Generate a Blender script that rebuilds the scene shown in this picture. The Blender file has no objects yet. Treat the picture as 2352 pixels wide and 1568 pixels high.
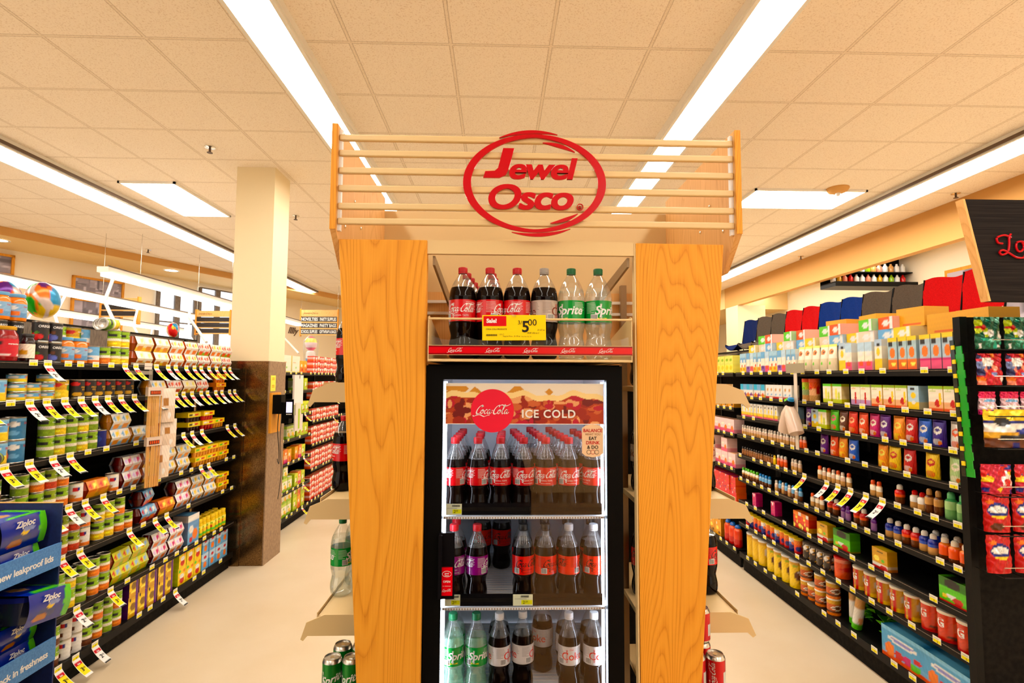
import bpy, math, random
from math import sin, cos, pi, radians, sqrt, exp
from mathutils import Vector, Matrix

# ------------------------------------------------------------------ camera, world, exposure
scn = bpy.context.scene
COL = scn.collection
HC = 1.75
F_PX = 1235.0
cam_d = bpy.data.cameras.new('camera')
cam_d.sensor_width = 36.0
cam_d.lens = F_PX / 2352 * 36.0
cam_d.clip_start = 0.05
cam_d.clip_end = 100
cam = bpy.data.objects.new('camera', cam_d)
COL.objects.link(cam)
_yaw, _pitch, _roll = 0.0265, 0.0662, 0.005
cam.matrix_world = (Matrix.Translation((0, 0, HC)) @ Matrix.Rotation(-_yaw, 4, 'Z')
                    @ Matrix.Rotation(pi / 2 + _pitch, 4, 'X') @ Matrix.Rotation(_roll, 4, 'Z'))
scn.camera = cam
scn.view_settings.view_transform = 'Standard'
scn.view_settings.look = 'None'
scn.view_settings.exposure = 0.92
scn.view_settings.gamma = 1.0
scn.view_settings.use_curve_mapping = False
scn.cycles.max_bounces = 8
scn.cycles.diffuse_bounces = 4
scn.cycles.glossy_bounces = 3
scn.cycles.transmission_bounces = 4
scn.cycles.transparent_max_bounces = 24
scn.cycles.caustics_reflective = False
scn.cycles.caustics_refractive = False
scn.cycles.use_denoising = True
scn.cycles.sample_clamp_indirect = 6.0

world = bpy.data.worlds.new('store_ambience')
scn.world = world
world.use_nodes = True
bg = world.node_tree.nodes['Background']
bg.inputs[0].default_value = (1.0, 0.88, 0.72, 1)
bg.inputs[1].default_value = 0.85
STRIP_EMIT = 11.0
ROOM_Z = 3.77


# ------------------------------------------------------------------ colour + material helpers
def lin(c):
    """sRGB 0-255 triple -> linear"""
    o = []
    for x in c[:3]:
        x = x / 255.0
        o.append(x / 12.92 if x <= .04045 else ((x + .055) / 1.055) ** 2.4)
    return (o[0], o[1], o[2])


MATS = {}


def new_mat(name):
    m = bpy.data.materials.new(name)
    m.use_nodes = True
    MATS[name] = m
    nt = m.node_tree
    return m, nt, nt.nodes, nt.links, nt.nodes['Principled BSDF']


def M_plain(name, col, rough=.5, metal=0.0, spec=.5, coat=0.0, emit=None, estr=0):
    m, nt, N, L, b = new_mat(name)
    b.inputs['Base Color'].default_value = (*col, 1)
    b.inputs['Roughness'].default_value = rough
    b.inputs['Metallic'].default_value = metal
    b.inputs['Specular IOR Level'].default_value = spec
    b.inputs['Coat Weight'].default_value = coat
    if emit:
        b.inputs['Emission Color'].default_value = (*emit, 1)
        b.inputs['Emission Strength'].default_value = estr
    return m


def M_noisy(name, c1, c2, scale=(20, 20, 20), rough=.5, metal=0.0, detail=6, lo=.35, hi=.65, bump=0, spec=.5):
    m, nt, N, L, b = new_mat(name)
    tc = N.new('ShaderNodeTexCoord'); mp = N.new('ShaderNodeMapping'); no = N.new('ShaderNodeTexNoise')
    rp = N.new('ShaderNodeValToRGB')
    mp.inputs['Scale'].default_value = scale
    no.inputs['Scale'].default_value = 1; no.inputs['Detail'].default_value = detail
    L.new(tc.outputs['Object'], mp.inputs[0]); L.new(mp.outputs[0], no.inputs[0]); L.new(no.outputs[0], rp.inputs[0])
    rp.color_ramp.elements[0].position = lo; rp.color_ramp.elements[1].position = hi
    rp.color_ramp.elements[0].color = (*c1, 1); rp.color_ramp.elements[1].color = (*c2, 1)
    L.new(rp.outputs[0], b.inputs['Base Color'])
    b.inputs['Roughness'].default_value = rough; b.inputs['Metallic'].default_value = metal
    b.inputs['Specular IOR Level'].default_value = spec
    if bump:
        bp = N.new('ShaderNodeBump'); bp.inputs['Strength'].default_value = bump; bp.inputs['Distance'].default_value = .002
        L.new(no.outputs[0], bp.inputs['Height']); L.new(bp.outputs[0], b.inputs['Normal'])
    return m


def M_print(name, rough=.4, spec=.5, metal=0.0, coat=0.0, alpha=None):
    m, nt, N, L, b = new_mat(name)
    a = N.new('ShaderNodeAttribute'); a.attribute_name = 'Col'
    hs = N.new('ShaderNodeHueSaturation'); hs.inputs['Saturation'].default_value = 1.18; hs.inputs['Value'].default_value = .92
    L.new(a.outputs['Color'], hs.inputs['Color']); L.new(hs.outputs[0], b.inputs['Base Color'])
    b.inputs['Roughness'].default_value = rough
    b.inputs['Metallic'].default_value = metal
    b.inputs['Specular IOR Level'].default_value = spec
    b.inputs['Coat Weight'].default_value = coat
    if alpha is not None:
        b.inputs['Alpha'].default_value = alpha
    return m


def M_clear(name, tint=(1, 1, 1), gloss=.12, rough=.03, edge=.6, body=None, body_f=0.0):
    """thin clear plastic or glass: transparent with a fresnel-weighted glossy coat (and a little body colour)"""
    m, nt, N, L, b = new_mat(name)
    N.remove(b)
    out = N['Material Output']
    t = N.new('ShaderNodeBsdfTransparent'); t.inputs[0].default_value = (*tint, 1)
    g = N.new('ShaderNodeBsdfGlossy'); g.inputs['Roughness'].default_value = rough
    lw = N.new('ShaderNodeLayerWeight'); lw.inputs[0].default_value = .35
    mr = N.new('ShaderNodeMapRange')
    mr.inputs[3].default_value = gloss; mr.inputs[4].default_value = edge
    L.new(lw.outputs['Facing'], mr.inputs[0])
    mx = N.new('ShaderNodeMixShader')
    L.new(mr.outputs[0], mx.inputs[0])
    if body:
        d = N.new('ShaderNodeBsdfDiffuse'); d.inputs[0].default_value = (*body, 1)
        m2 = N.new('ShaderNodeMixShader'); m2.inputs[0].default_value = body_f
        L.new(t.outputs[0], m2.inputs[1]); L.new(d.outputs[0], m2.inputs[2]); L.new(m2.outputs[0], mx.inputs[1])
    else:
        L.new(t.outputs[0], mx.inputs[1])
    L.new(g.outputs[0], mx.inputs[2])
    L.new(mx.outputs[0], out.inputs[0])
    return m


def M_emit(name, col, strength):
    m, nt, N, L, b = new_mat(name)
    N.remove(b)
    e = N.new('ShaderNodeEmission'); e.inputs[0].default_value = (*col, 1); e.inputs[1].default_value = strength
    L.new(e.outputs[0], N['Material Output'].inputs[0])
    return m


# ------------------------------------------------------------------ mesh builder
TEXT_CACHE = {}


def text_geo(s, bold=0.0, shear=0.0, spacing=1.0, res=3):
    """flat glyph mesh, cap height about 1, centred on x=0, baseline y=0"""
    key = (s, bold, shear, spacing, res)
    if key not in TEXT_CACHE:
        c = bpy.data.curves.new('lettering_outline', 'FONT')
        c.body = s; c.size = 1.0 / .73; c.shear = shear; c.offset = bold; c.space_character = spacing
        c.resolution_u = res; c.fill_mode = 'FRONT'; c.align_x = 'CENTER'
        o = bpy.data.objects.new('lettering_outline', c)
        me = bpy.data.meshes.new_from_object(o)
        vs = [(v.co.x, v.co.y) for v in me.vertices]
        fs = [tuple(p.vertices) for p in me.polygons]
        w = (min([v[0] for v in vs] or [0]), max([v[0] for v in vs] or [0]))
        bpy.data.objects.remove(o); bpy.data.curves.remove(c); bpy.data.meshes.remove(me)
        TEXT_CACHE[key] = (vs, fs, w)
    return TEXT_CACHE[key]


def smooth_path(pts, n=8):
    """Catmull-Rom through 2D or 3D points"""
    out = []
    P = [pts[0]] + list(pts) + [pts[-1]]
    for i in range(1, len(P) - 2):
        for k in range(n):
            t = k / n
            out.append(tuple(.5 * (2 * b + (-a + c) * t + (2 * a - 5 * b + 4 * c - d) * t * t + (-a + 3 * b - 3 * c + d) * t ** 3)
                             for a, b, c, d in zip(P[i - 1], P[i], P[i + 1], P[i + 2])))
    out.append(tuple(pts[-1]))
    return out


def ribbon(pts, w0, w1, nib=radians(35), n=7):
    """calligraphic stroke: width changes with direction; returns verts, faces"""
    p = smooth_path(pts, n)
    vs, fs = [], []
    for i, a in enumerate(p):
        q0 = p[max(i - 1, 0)]; q1 = p[min(i + 1, len(p) - 1)]
        dx, dy = q1[0] - q0[0], q1[1] - q0[1]
        l = sqrt(dx * dx + dy * dy) or 1
        dx /= l; dy /= l
        ang = math.atan2(dy, dx)
        w = w0 + (w1 - w0) * abs(sin(ang - nib)) ** 1.3
        e = min(1, .35 + min(i, len(p) - 1 - i) / 4)
        w *= e * .5
        vs += [(a[0] - dy * w, a[1] + dx * w), (a[0] + dy * w, a[1] - dx * w)]
        if i:
            k = 2 * i
            fs.append((k - 2, k - 1, k + 1, k))
    return vs, fs


def script_geo():
    """'Coca-Cola' in a flowing script, height of the capitals about 1, centred"""
    S = []
    def C(x, tail):
        a = [(x + .62, .78), (x + .70, .95), (x + .60, 1.0), (x + .38, .86), (x + .16, .50), (x + .10, .16), (x + .24, .0), (x + .42, .05), (x + .54, .17)]
        S.append((a, .05, .17))
        S.append((tail, .05, .13))
    C(0, [(.60, .80), (.66, .90), (.74, .92), (.80, .86)])
    def o(x, s=1.0):
        S.append(([(x + .22, .52), (x + .08, .42), (x + .03, .2), (x + .12, .03), (x + .26, .10), (x + .33, .34), (x + .24, .52), (x + .16, .42), (x + .30, .36), (x + .46, .42)], .035, .11))
    def cc(x):
        S.append(([(x + .30, .42), (x + .27, .53), (x + .14, .45), (x + .05, .22), (x + .12, .03), (x + .26, .08), (x + .40, .26)], .035, .12))
    def a(x):
        S.append(([(x + .30, .48), (x + .16, .50), (x + .04, .26), (x + .08, .04), (x + .20, .08), (x + .34, .40), (x + .36, .50), (x + .30, .18), (x + .34, .03), (x + .46, .10), (x + .54, .24)], .035, .11))
    o(.56); cc(.98); a(1.34)
    S.append(([(1.86, .40), (2.02, .42)], .07, .07))
    C(2.0, [(2.66, .92), (2.95, 1.06), (3.3, .96), (3.62, .98), (3.95, 1.2)])
    o(2.56)
    S.append(([(3.02, .2), (3.22, .62), (3.34, 1.02), (3.24, 1.04), (3.12, .5), (3.12, .08), (3.24, .04), (3.40, .22)], .035, .11))
    a(3.36)
    S.append(([(.30, .02), (.14, -.10), (-.04, -.24), (-.20, -.26), (-.24, -.14)], .04, .10))
    S.append(([(.0, -.22), (.5, -.10), (.85, -.22), (1.1, -.3), (1.45, -.16), (1.7, -.12)], .03, .12))
    vs, fs = [], []
    for p, w0, w1 in S:
        v, f = ribbon([(x + y * .18, y) for x, y in p], w0, w1)
        k = len(vs)
        vs += v
        fs += [tuple(i + k for i in q) for q in f]
    vs = [(x - 2.0, y) for x, y in vs]
    return vs, fs, (-2.1, 2.15)


SCRIPT = script_geo()


class MB:
    def __init__(s):
        s.v = []; s.f = []; s.m = []; s.c = []

    def face(s, idx, mat, col=(1, 1, 1)):
        s.f.append(tuple(idx)); s.m.append(mat); s.c.append(col)

    def box(s, x0, y0, z0, x1, y1, z1, mat, col=(1, 1, 1), T=None, cols=None):
        k = len(s.v)
        P = [(x, y, z) for z in (z0, z1) for y in (y0, y1) for x in (x0, x1)]
        if T is not None:
            P = [tuple(T @ Vector(p)) for p in P]
        s.v += P
        for j, q in enumerate(((0, 2, 3, 1), (4, 5, 7, 6), (0, 1, 5, 4), (2, 6, 7, 3), (0, 4, 6, 2), (1, 3, 7, 5))):
            s.face([k + i for i in q], mat, cols[j] if cols else col)
        return s

    def grid(s, fn, nu, nv, mat, colfn=None, closed_u=False):
        k = len(s.v)
        for j in range(nv + 1):
            for i in range(nu + (0 if closed_u else 1)):
                s.v.append(fn(i / nu, j / nv))
        w = nu if closed_u else nu + 1
        if colfn:
            cache = {(i, j): colfn(min(max((i % nu if closed_u else i) / nu, .004), .996), min(max(j / nv, .004), .996)) for i in range(nu + 1) for j in range(nv + 1)}
        for j in range(nv):
            for i in range(nu):
                a = k + j * w + i; b = k + j * w + (i + 1) % w if closed_u else a + 1
                if colfn:
                    cs = [cache[(i, j)], cache[(i + 1, j)], cache[(i + 1, j + 1)], cache[(i, j + 1)]]
                s.face((a, b, b + w, a + w), mat, cs if colfn else (1, 1, 1))
        return s

    def lathe(s, prof, n, mat, col=(1, 1, 1), mats=None, cols=None, cap0=True, cap1=True, cx=0, cy=0):
        k = len(s.v)
        for r, z in prof:
            for i in range(n):
                a = 2 * pi * i / n
                s.v.append((cx + r * cos(a), cy + r * sin(a), z))
        for j in range(len(prof) - 1):
            mt = mats[j] if mats else mat
            cl = cols[j] if cols else col
            for i in range(n):
                a = k + j * n + i; b = k + j * n + (i + 1) % n
                s.face((a, b, b + n, a + n), mt, cl)
        if cap0 and prof[0][0] > 1e-5:
            s.face([k + i for i in reversed(range(n))], mats[0] if mats else mat, cols[0] if cols else col)
        if cap1 and prof[-1][0] > 1e-5:
            s.face([k + (len(prof) - 1) * n + i for i in range(n)], mats[-1] if mats else mat, cols[-1] if cols else col)
        return s

    def prism(s, poly, a, b, mat, col=(1, 1, 1), axis='y', col_side=None):
        """polygon (p,q) extruded along axis from a to b; axis y: p->x q->z; axis x: p->y q->z; axis z: p->x q->y"""
        k = len(s.v); n = len(poly)
        def P(p, q, t):
            return (p, t, q) if axis == 'y' else (t, p, q) if axis == 'x' else (p, q, t)
        s.v += [P(p, q, a) for p, q in poly] + [P(p, q, b) for p, q in poly]
        s.face([k + i for i in range(n)], mat, col)
        s.face([k + n + i for i in reversed(range(n))], mat, col)
        for i in range(n):
            j = (i + 1) % n
            s.face((k + i, k + n + i, k + n + j, k + j), mat, col_side or col)
        return s

    def tube(s, pts, r, n, mat, col=(1, 1, 1)):
        k = len(s.v)
        pts = [Vector(p) for p in pts]
        for i, p in enumerate(pts):
            d = (pts[min(i + 1, len(pts) - 1)] - pts[max(i - 1, 0)]).normalized()
            up = Vector((0, 0, 1)) if abs(d.z) < .9 else Vector((1, 0, 0))
            a = d.cross(up).normalized(); b = d.cross(a).normalized()
            for j in range(n):
                t = 2 * pi * j / n
                s.v.append(tuple(p + a * (r * cos(t)) + b * (r * sin(t))))
        for i in range(len(pts) - 1):
            for j in range(n):
                a = k + i * n + j; b = k + i * n + (j + 1) % n
                s.face((a, b, b + n, a + n), mat, col)
        s.face([k + j for j in reversed(range(n))], mat, col)
        s.face([k + (len(pts) - 1) * n + j for j in range(n)], mat, col)
        return s

    def glyphs(s, geo, put, size, mat, col):
        """flat glyph geometry placed by put(x,y) -> 3D point"""
        vs, fs = geo[0], geo[1]
        k = len(s.v)
        s.v += [put(x * size, y * size) for x, y in vs]
        for f in fs:
            s.face([k + i for i in f], mat, col)
        return s

    def thick_glyphs(s, geo, put, size, mat, col, d):
        """glyphs with real thickness: put(x, y, t) -> 3D point, t in (0, d)"""
        vs, fs = geo[0], geo[1]
        n = len(vs); k = len(s.v)
        s.v += [put(x * size, y * size, d) for x, y in vs] + [put(x * size, y * size, 0) for x, y in vs]
        E = {}
        for f in fs:
            s.face([k + i for i in f], mat, col)
            s.face([k + n + i for i in reversed(f)], mat, col)
            for a, b in zip(f, f[1:] + f[:1]):
                E[(a, b)] = 1
        for a, b in E:
            if (b, a) not in E:
                s.face((k + a, k + n + a, k + n + b, k + b), mat, col)
        return s

    def mesh(s, name, angle=35):
        me = bpy.data.meshes.new(name)
        me.from_pydata(s.v, [], s.f)
        keys = []
        for q in s.m:
            if q not in keys:
                keys.append(q)
        for q in keys:
            me.materials.append(MATS[q])
        ki = {q: i for i, q in enumerate(keys)}
        me.polygons.foreach_set('material_index', [ki[q] for q in s.m])
        at = me.color_attributes.new('Col', 'FLOAT_COLOR', 'CORNER')
        buf = []
        for f, c in zip(s.f, s.c):
            if isinstance(c, list):
                for q in c:
                    buf += [q[0], q[1], q[2], 1.0]
            else:
                buf += [c[0], c[1], c[2], 1.0] * len(f)
        at.data.foreach_set('color', buf)
        me.polygons.foreach_set('use_smooth', [True] * len(s.f))
        me.update()
        me.set_sharp_from_angle(angle=radians(angle))
        return me

    def build(s, name, parent=None, **kw):
        return obj(name, s.mesh(name, **kw), parent)


def obj(name, me, parent=None, loc=None, rz=None):
    o = bpy.data.objects.new(name, me)
    COL.objects.link(o)
    if parent is not None:
        o.parent = parent
    if loc is not None:
        o.location = loc
    if rz is not None:
        o.rotation_euler = (0, 0, rz)
    return o


def tag(o, label, cat, group=None):
    n = len(label.split())
    if not 4 <= n <= 16:
        print('BADLABEL', n, label)
    o['label'] = label; o['category'] = cat
    if group:
        o['group'] = group
    return o


def struct(o):
    o['kind'] = 'structure'
    return o


def empty(name, loc=(0, 0, 0), rz=0):
    o = bpy.data.objects.new(name, None)
    COL.objects.link(o)
    o.location = loc; o.rotation_euler = (0, 0, rz); o.empty_display_size = .05
    return o


_ones = ['zeroth', 'first', 'second', 'third', 'fourth', 'fifth', 'sixth', 'seventh', 'eighth', 'ninth', 'tenth', 'eleventh', 'twelfth',
         'thirteenth', 'fourteenth', 'fifteenth', 'sixteenth', 'seventeenth', 'eighteenth', 'nineteenth', 'twentieth']
_tens = {2: 'twenty', 3: 'thirty', 4: 'forty', 5: 'fifty', 6: 'sixty', 7: 'seventy', 8: 'eighty', 9: 'ninety'}
_tenth = {2: 'twentieth', 3: 'thirtieth', 4: 'fortieth', 5: 'fiftieth', 6: 'sixtieth', 7: 'seventieth', 8: 'eightieth', 9: 'ninetieth'}


def nth(n):
    if n <= 20:
        return _ones[n]
    t, u = divmod(n, 10)
    return _tenth[t] if u == 0 else _tens[t] + '-' + _ones[u]


WHITE = (.85, .85, .83); BLACK = (.006, .006, .006)
RED = lin((222, 10, 24)); YEL = lin((250, 215, 20)); GRN = lin((20, 140, 50))

# ------------------------------------------------------------------ materials of the place
def make_ceiling_mat():
    m, nt, N, L, b = new_mat('ceiling_tile')
    tc = N.new('ShaderNodeTexCoord'); sp = N.new('ShaderNodeSeparateXYZ')
    L.new(tc.outputs['Object'], sp.inputs[0])
    masks = []
    for ax, off in (('X', -2.7362), ('Y', 3.1585)):
        a = N.new('ShaderNodeMath'); a.operation = 'ADD'; a.inputs[1].default_value = -off + 60.96
        L.new(sp.outputs[ax], a.inputs[0])
        d = N.new('ShaderNodeMath'); d.operation = 'DIVIDE'; d.inputs[1].default_value = .6096
        L.new(a.outputs[0], d.inputs[0])
        f = N.new('ShaderNodeMath'); f.operation = 'FRACT'; L.new(d.outputs[0], f.inputs[0])
        s = N.new('ShaderNodeMath'); s.operation = 'SUBTRACT'; s.inputs[1].default_value = .5; L.new(f.outputs[0], s.inputs[0])
        ab = N.new('ShaderNodeMath'); ab.operation = 'ABSOLUTE'; L.new(s.outputs[0], ab.inputs[0])
        masks.append(ab)
    mx = N.new('ShaderNodeMath'); mx.operation = 'MAXIMUM'
    L.new(masks[0].outputs[0], mx.inputs[0]); L.new(masks[1].outputs[0], mx.inputs[1])
    rp = N.new('ShaderNodeValToRGB')
    L.new(mx.outputs[0], rp.inputs[0])
    e = rp.color_ramp.elements
    rp.color_ramp.interpolation = 'LINEAR'
    e[0].position = .479; e[0].color = (1, 1, 1, 1)
    e[1].position = .4835; e[1].color = (.52, .44, .36, 1)  # brown shadow edge of the grid, painted in around a paler core
    x = rp.color_ramp.elements.new(.4875); x.color = (.93, .91, .88, 1)
    no = N.new('ShaderNodeTexNoise'); no.inputs['Scale'].default_value = 110; no.inputs['Detail'].default_value = 3
    L.new(tc.outputs['Object'], no.inputs[0])
    r2 = N.new('ShaderNodeValToRGB'); L.new(no.outputs[0], r2.inputs[0])
    r2.color_ramp.elements[0].position = .34; r2.color_ramp.elements[0].color = (.80, .66, .52, 1)
    r2.color_ramp.elements[1].position = .46; r2.color_ramp.elements[1].color = (.94, .83, .70, 1)
    mm = N.new('ShaderNodeMixRGB'); mm.blend_type = 'MULTIPLY'; mm.inputs[0].default_value = 1
    L.new(r2.outputs[0], mm.inputs[1]); L.new(rp.outputs[0], mm.inputs[2])
    L.new(mm.outputs[0], b.inputs['Base Color'])
    b.inputs['Roughness'].default_value = .9; b.inputs['Specular IOR Level'].default_value = .1
    bp = N.new('ShaderNodeBump'); bp.inputs['Strength'].default_value = .4; bp.inputs['Distance'].default_value = .01
    L.new(rp.outputs[0], bp.inputs['Height']); L.new(bp.outputs[0], b.inputs['Normal'])


make_ceiling_mat()
M_noisy('floor_vinyl', (.62, .49, .32), (.70, .58, .42), scale=(1.3, 1.3, 1), rough=.33, detail=8, lo=.3, hi=.7, spec=.35)
M_plain('wall_cream', (.88, .76, .56), .8)
M_plain('soffit_paint', (.66, .34, .09), .75)
M_plain('soffit_under', (.80, .56, .24), .75)
M_plain('column_paint', (.86, .72, .46), .6)
M_noisy('column_clad', (.09, .05, .018), (.34, .20, .08), scale=(170, 170, 170), rough=.2, metal=.92, lo=.3, hi=.7)
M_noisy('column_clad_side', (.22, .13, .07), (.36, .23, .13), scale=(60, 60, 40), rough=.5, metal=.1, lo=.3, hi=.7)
M_emit('lens_glow', (1.0, .93, .82), STRIP_EMIT)
M_plain('fixture_white', (.85, .82, .76), .5)
M_plain('dark_brown_and_shade', (.12, .07, .04), .5)  # dark brown parts, and the shade line put on the outer housings
M_plain('black_shelf', (.005, .0045, .004), .4, spec=.12)
M_noisy('back_panel_dark', (.004, .003, .0025), (.010, .008, .006), scale=(40, 40, 40), rough=.7, spec=.08)
M_noisy('back_panel_brown', (.10, .075, .055), (.20, .15, .11), scale=(120, 120, 20), rough=.6)
M_plain('cream_metal', lin((214, 184, 130)), .45)
M_plain('cream_metal_dark', lin((150, 122, 84)), .45)
M_plain('steel', (.55, .5, .42), .25, 1.0)
M_plain('chrome', (.8, .78, .74), .12, 1.0)
M_plain('black_plastic', (.003, .0027, .0027), .45, spec=.06)
M_plain('black_gloss', (.006, .005, .006), .15, spec=.25)
M_plain('white_plastic', (.82, .82, .82), .35)
M_plain('cooler_white', (.75, .80, .86), .5)
M_emit('led_tube', (.80, .88, 1.0), 15.0)
M_print('print', .42)
M_print('print_gloss', .22, coat=.25)
M_print('print_foil', .28, metal=.35, spec=.6)
M_print('paper', .75, spec=.2)
M_print('print_sleeve', .35)
M_plain('cola', (.004, .0012, .0008), .06, spec=.2)
M_clear('clear_pet', (.95, .95, .95), .04, .04, .45, body=(.8, .85, .85), body_f=.05)
M_clear('clear_water', (.90, .93, .90), .10, .04, .6, body=(.7, .78, .72), body_f=.16)
M_clear('sprite_green_pet', (.72, .9, .78), .08, .04, .5, body=(.5, .85, .65), body_f=.28)
M_clear('door_glass', (.97, .97, .98), .035, .0, .20)
M_plain('tin', (.62, .60, .55), .28, 1.0)
M_plain('red_acrylic', (.52, .001, .006), .25, spec=.2)
M_emit('screen_glow', lin((205, 190, 225)), 1.0)
M_emit('daylight_pane', lin((222, 234, 246)), 1.25)
M_plain('cable', (.01, .01, .01), .4)


def make_wood(name, c0, c1, c2, seed=0.0, ring=55, fine=240):
    """plain-sawn laminate: thin dark growth lines bent into cathedrals over a fine straight fibre"""
    m, nt, N, L, b = new_mat(name)
    tc = N.new('ShaderNodeTexCoord'); mp = N.new('ShaderNodeMapping')
    mp.inputs['Scale'].default_value = (1, 1, .10); mp.inputs['Location'].default_value = (seed, seed * 2, seed)
    L.new(tc.outputs['Object'], mp.inputs[0])
    n1 = N.new('ShaderNodeTexNoise'); n1.inputs['Scale'].default_value = 4.2; n1.inputs['Detail'].default_value = 2.2; n1.inputs['Roughness'].default_value = .35
    L.new(mp.outputs[0], n1.inputs[0])
    ml = N.new('ShaderNodeMath'); ml.operation = 'MULTIPLY'; ml.inputs[1].default_value = ring
    L.new(n1.outputs[0], ml.inputs[0])
    fr = N.new('ShaderNodeMath'); fr.operation = 'FRACT'; L.new(ml.outputs[0], fr.inputs[0])
    mr = N.new('ShaderNodeValToRGB'); L.new(fr.outputs[0], mr.inputs[0])
    e = mr.color_ramp.elements
    e[0].position = 0; e[0].color = (0, 0, 0, 1); e[1].position = 1; e[1].color = (.25, .25, .25, 1)
    q = e.new(.16); q.color = (.75, .75, .75, 1); q = e.new(.5); q.color = (1, 1, 1, 1)
    mp2 = N.new('ShaderNodeMapping'); mp2.inputs['Scale'].default_value = (fine, fine, 3.2)
    L.new(tc.outputs['Object'], mp2.inputs[0])
    n2 = N.new('ShaderNodeTexNoise'); n2.inputs['Scale'].default_value = 1; n2.inputs['Detail'].default_value = 3
    L.new(mp2.outputs[0], n2.inputs[0])
    mx = N.new('ShaderNodeMath'); mx.operation = 'MULTIPLY_ADD'; mx.inputs[1].default_value = .40
    L.new(mr.outputs[0], mx.inputs[0])
    m3 = N.new('ShaderNodeMath'); m3.operation = 'MULTIPLY'; m3.inputs[1].default_value = .55
    L.new(n2.outputs[0], m3.inputs[0]); L.new(m3.outputs[0], mx.inputs[2])
    rp = N.new('ShaderNodeValToRGB'); L.new(mx.outputs[0], rp.inputs[0])
    rp.color_ramp.elements[0].position = .22; rp.color_ramp.elements[0].color = (*c0, 1)
    rp.color_ramp.elements[1].position = .80; rp.color_ramp.elements[1].color = (*c2, 1)
    e = rp.color_ramp.elements.new(.50); e.color = (*c1, 1)
    L.new(rp.outputs[0], b.inputs['Base Color'])
    b.inputs['Roughness'].default_value = .5
    b.inputs['Specular IOR Level'].default_value = .2


make_wood('oak_laminate', (.55, .19, .010), (.72, .295, .022), (.78, .34, .032))
make_wood('oak_edge', (.55, .20, .02), (.70, .28, .03), (.78, .34, .05), 3)
make_wood('oak_light', (.64, .32, .09), (.74, .40, .13), (.8, .46, .17), 7)


# ------------------------------------------------------------------ room shell
def plane_obj(name, x0, y0, x1, y1, z, mat, down=False):
    b = MB()
    t = .08 if down else -.08
    b.box(x0, y0, min(z, z + t), x1, y1, max(z, z + t), mat)
    return struct(b.build(name))


plane_obj('floor', -13, -4, 8, 18, 0, 'floor_vinyl')
plane_obj('ceiling', -13, -4, 8, 18, ROOM_Z, 'ceiling_tile', down=True)
WD = Vector((1.73, 3.69, 0)).normalized()
WP = Vector((-7.58, 8.18, 0))


def on_wall(s, z=0.0, off=0.0):
    n = Vector((WD.y, -WD.x, 0))
    p = WP + WD * s + n * off
    return (p.x, p.y, z)


def wall_poly(b, s0, s1, z0, z1, o0, o1, mat, col=(1, 1, 1)):
    k = len(b.v)
    b.v += [on_wall(s, z, o) for z in (z0, z1) for o in (o0, o1) for s in (s0, s1)]
    for q in ((0, 2, 3, 1), (4, 5, 7, 6), (0, 1, 5, 4), (2, 6, 7, 3), (0, 4, 6, 2), (1, 3, 7, 5)):
        b.face([k + i for i in q], mat, col)
    return b


struct(wall_poly(MB(), -11.5, 8.72, 0, ROOM_Z, -.2, 0, 'wall_cream').build('wall_left'))
b = MB(); b.box(-4.2, 16.0, 0, 8, 16.2, ROOM_Z, 'wall_cream'); struct(b.build('wall_back'))
b = MB(); b.box(6.6, -4, 0, 6.8, 16, ROOM_Z, 'wall_cream'); struct(b.build('wall_right'))
# unseen slabs added behind the viewer so the cooler glass reflects dark and brown
b = MB(); b.box(-3.2, -3.6, 0, .50, -3.4, 3.2, 'back_panel_dark'); struct(b.build('added_reflect_wall'))
b = MB(); b.box(.50, -3.6, 0, 1.9, -3.4, 2.3, 'oak_light'); struct(b.build('added_reflect_wood'))
b = MB(); b.box(-1.4, -1.2, 0, .17, .58, 1.2, 'back_panel_dark'); struct(b.build('added_reflect_block_1'))  # unseen low blocks, added for the reflection low in the cooler door
b = MB(); b.box(.18, -1.2, 0, 1.4, .58, 1.15, 'oak_light'); struct(b.build('added_reflect_block_2'))
# lowered soffits along both sides
b = wall_poly(MB(), -11.5, 8.6, 3.66, ROOM_Z, 0, 1.03, 'soffit_under')
struct(b.build('trim_1'))
b = wall_poly(MB(), -11.5, 8.6, 3.655, ROOM_Z, 1.03, 1.06, 'soffit_paint'); struct(b.build('trim_2'))
b = MB(); b.box(5.15, -2, 3.32, 5.27, 12.0, ROOM_Z, 'soffit_paint'); struct(b.build('trim_3'))
b = MB(); b.box(5.15, 11.35, 0, 5.75, 11.95, 3.32, 'column_paint'); struct(b.build('column_right'))
b = MB(); b.box(5.15, 12.0, 3.32, 6.6, 16.0, ROOM_Z, 'soffit_under'); struct(b.build('trim_5'))

# windows on the left wall with dark frames
for k, (s0, s1, z0, z1) in enumerate(((2.45, 3.2, 2.2, 3.42), (3.3, 4.5, 2.2, 3.56))):
    fr = MB()
    wall_poly(fr, s0, s1, z0, z1, .0, .03, 'daylight_pane')
    w = struct(fr.build('window_%d' % (k + 1)))
    fb = MB()
    n_m = 2 if k == 0 else 3
    for i in range(n_m + 1):
        s = s0 + (s1 - s0) * i / n_m
        wd = .055 if i % 2 else .03
        wall_poly(fb, s - wd, s + wd, z0, z1, .03, .075, 'back_panel_brown')
    for z in (z0, z0 + (z1 - z0) * .48, z1):
        wall_poly(fb, s0, s1, z - .012, z + .012, .03, .07, 'back_panel_brown')
    struct(fb.build('window_frame', w))

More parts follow.
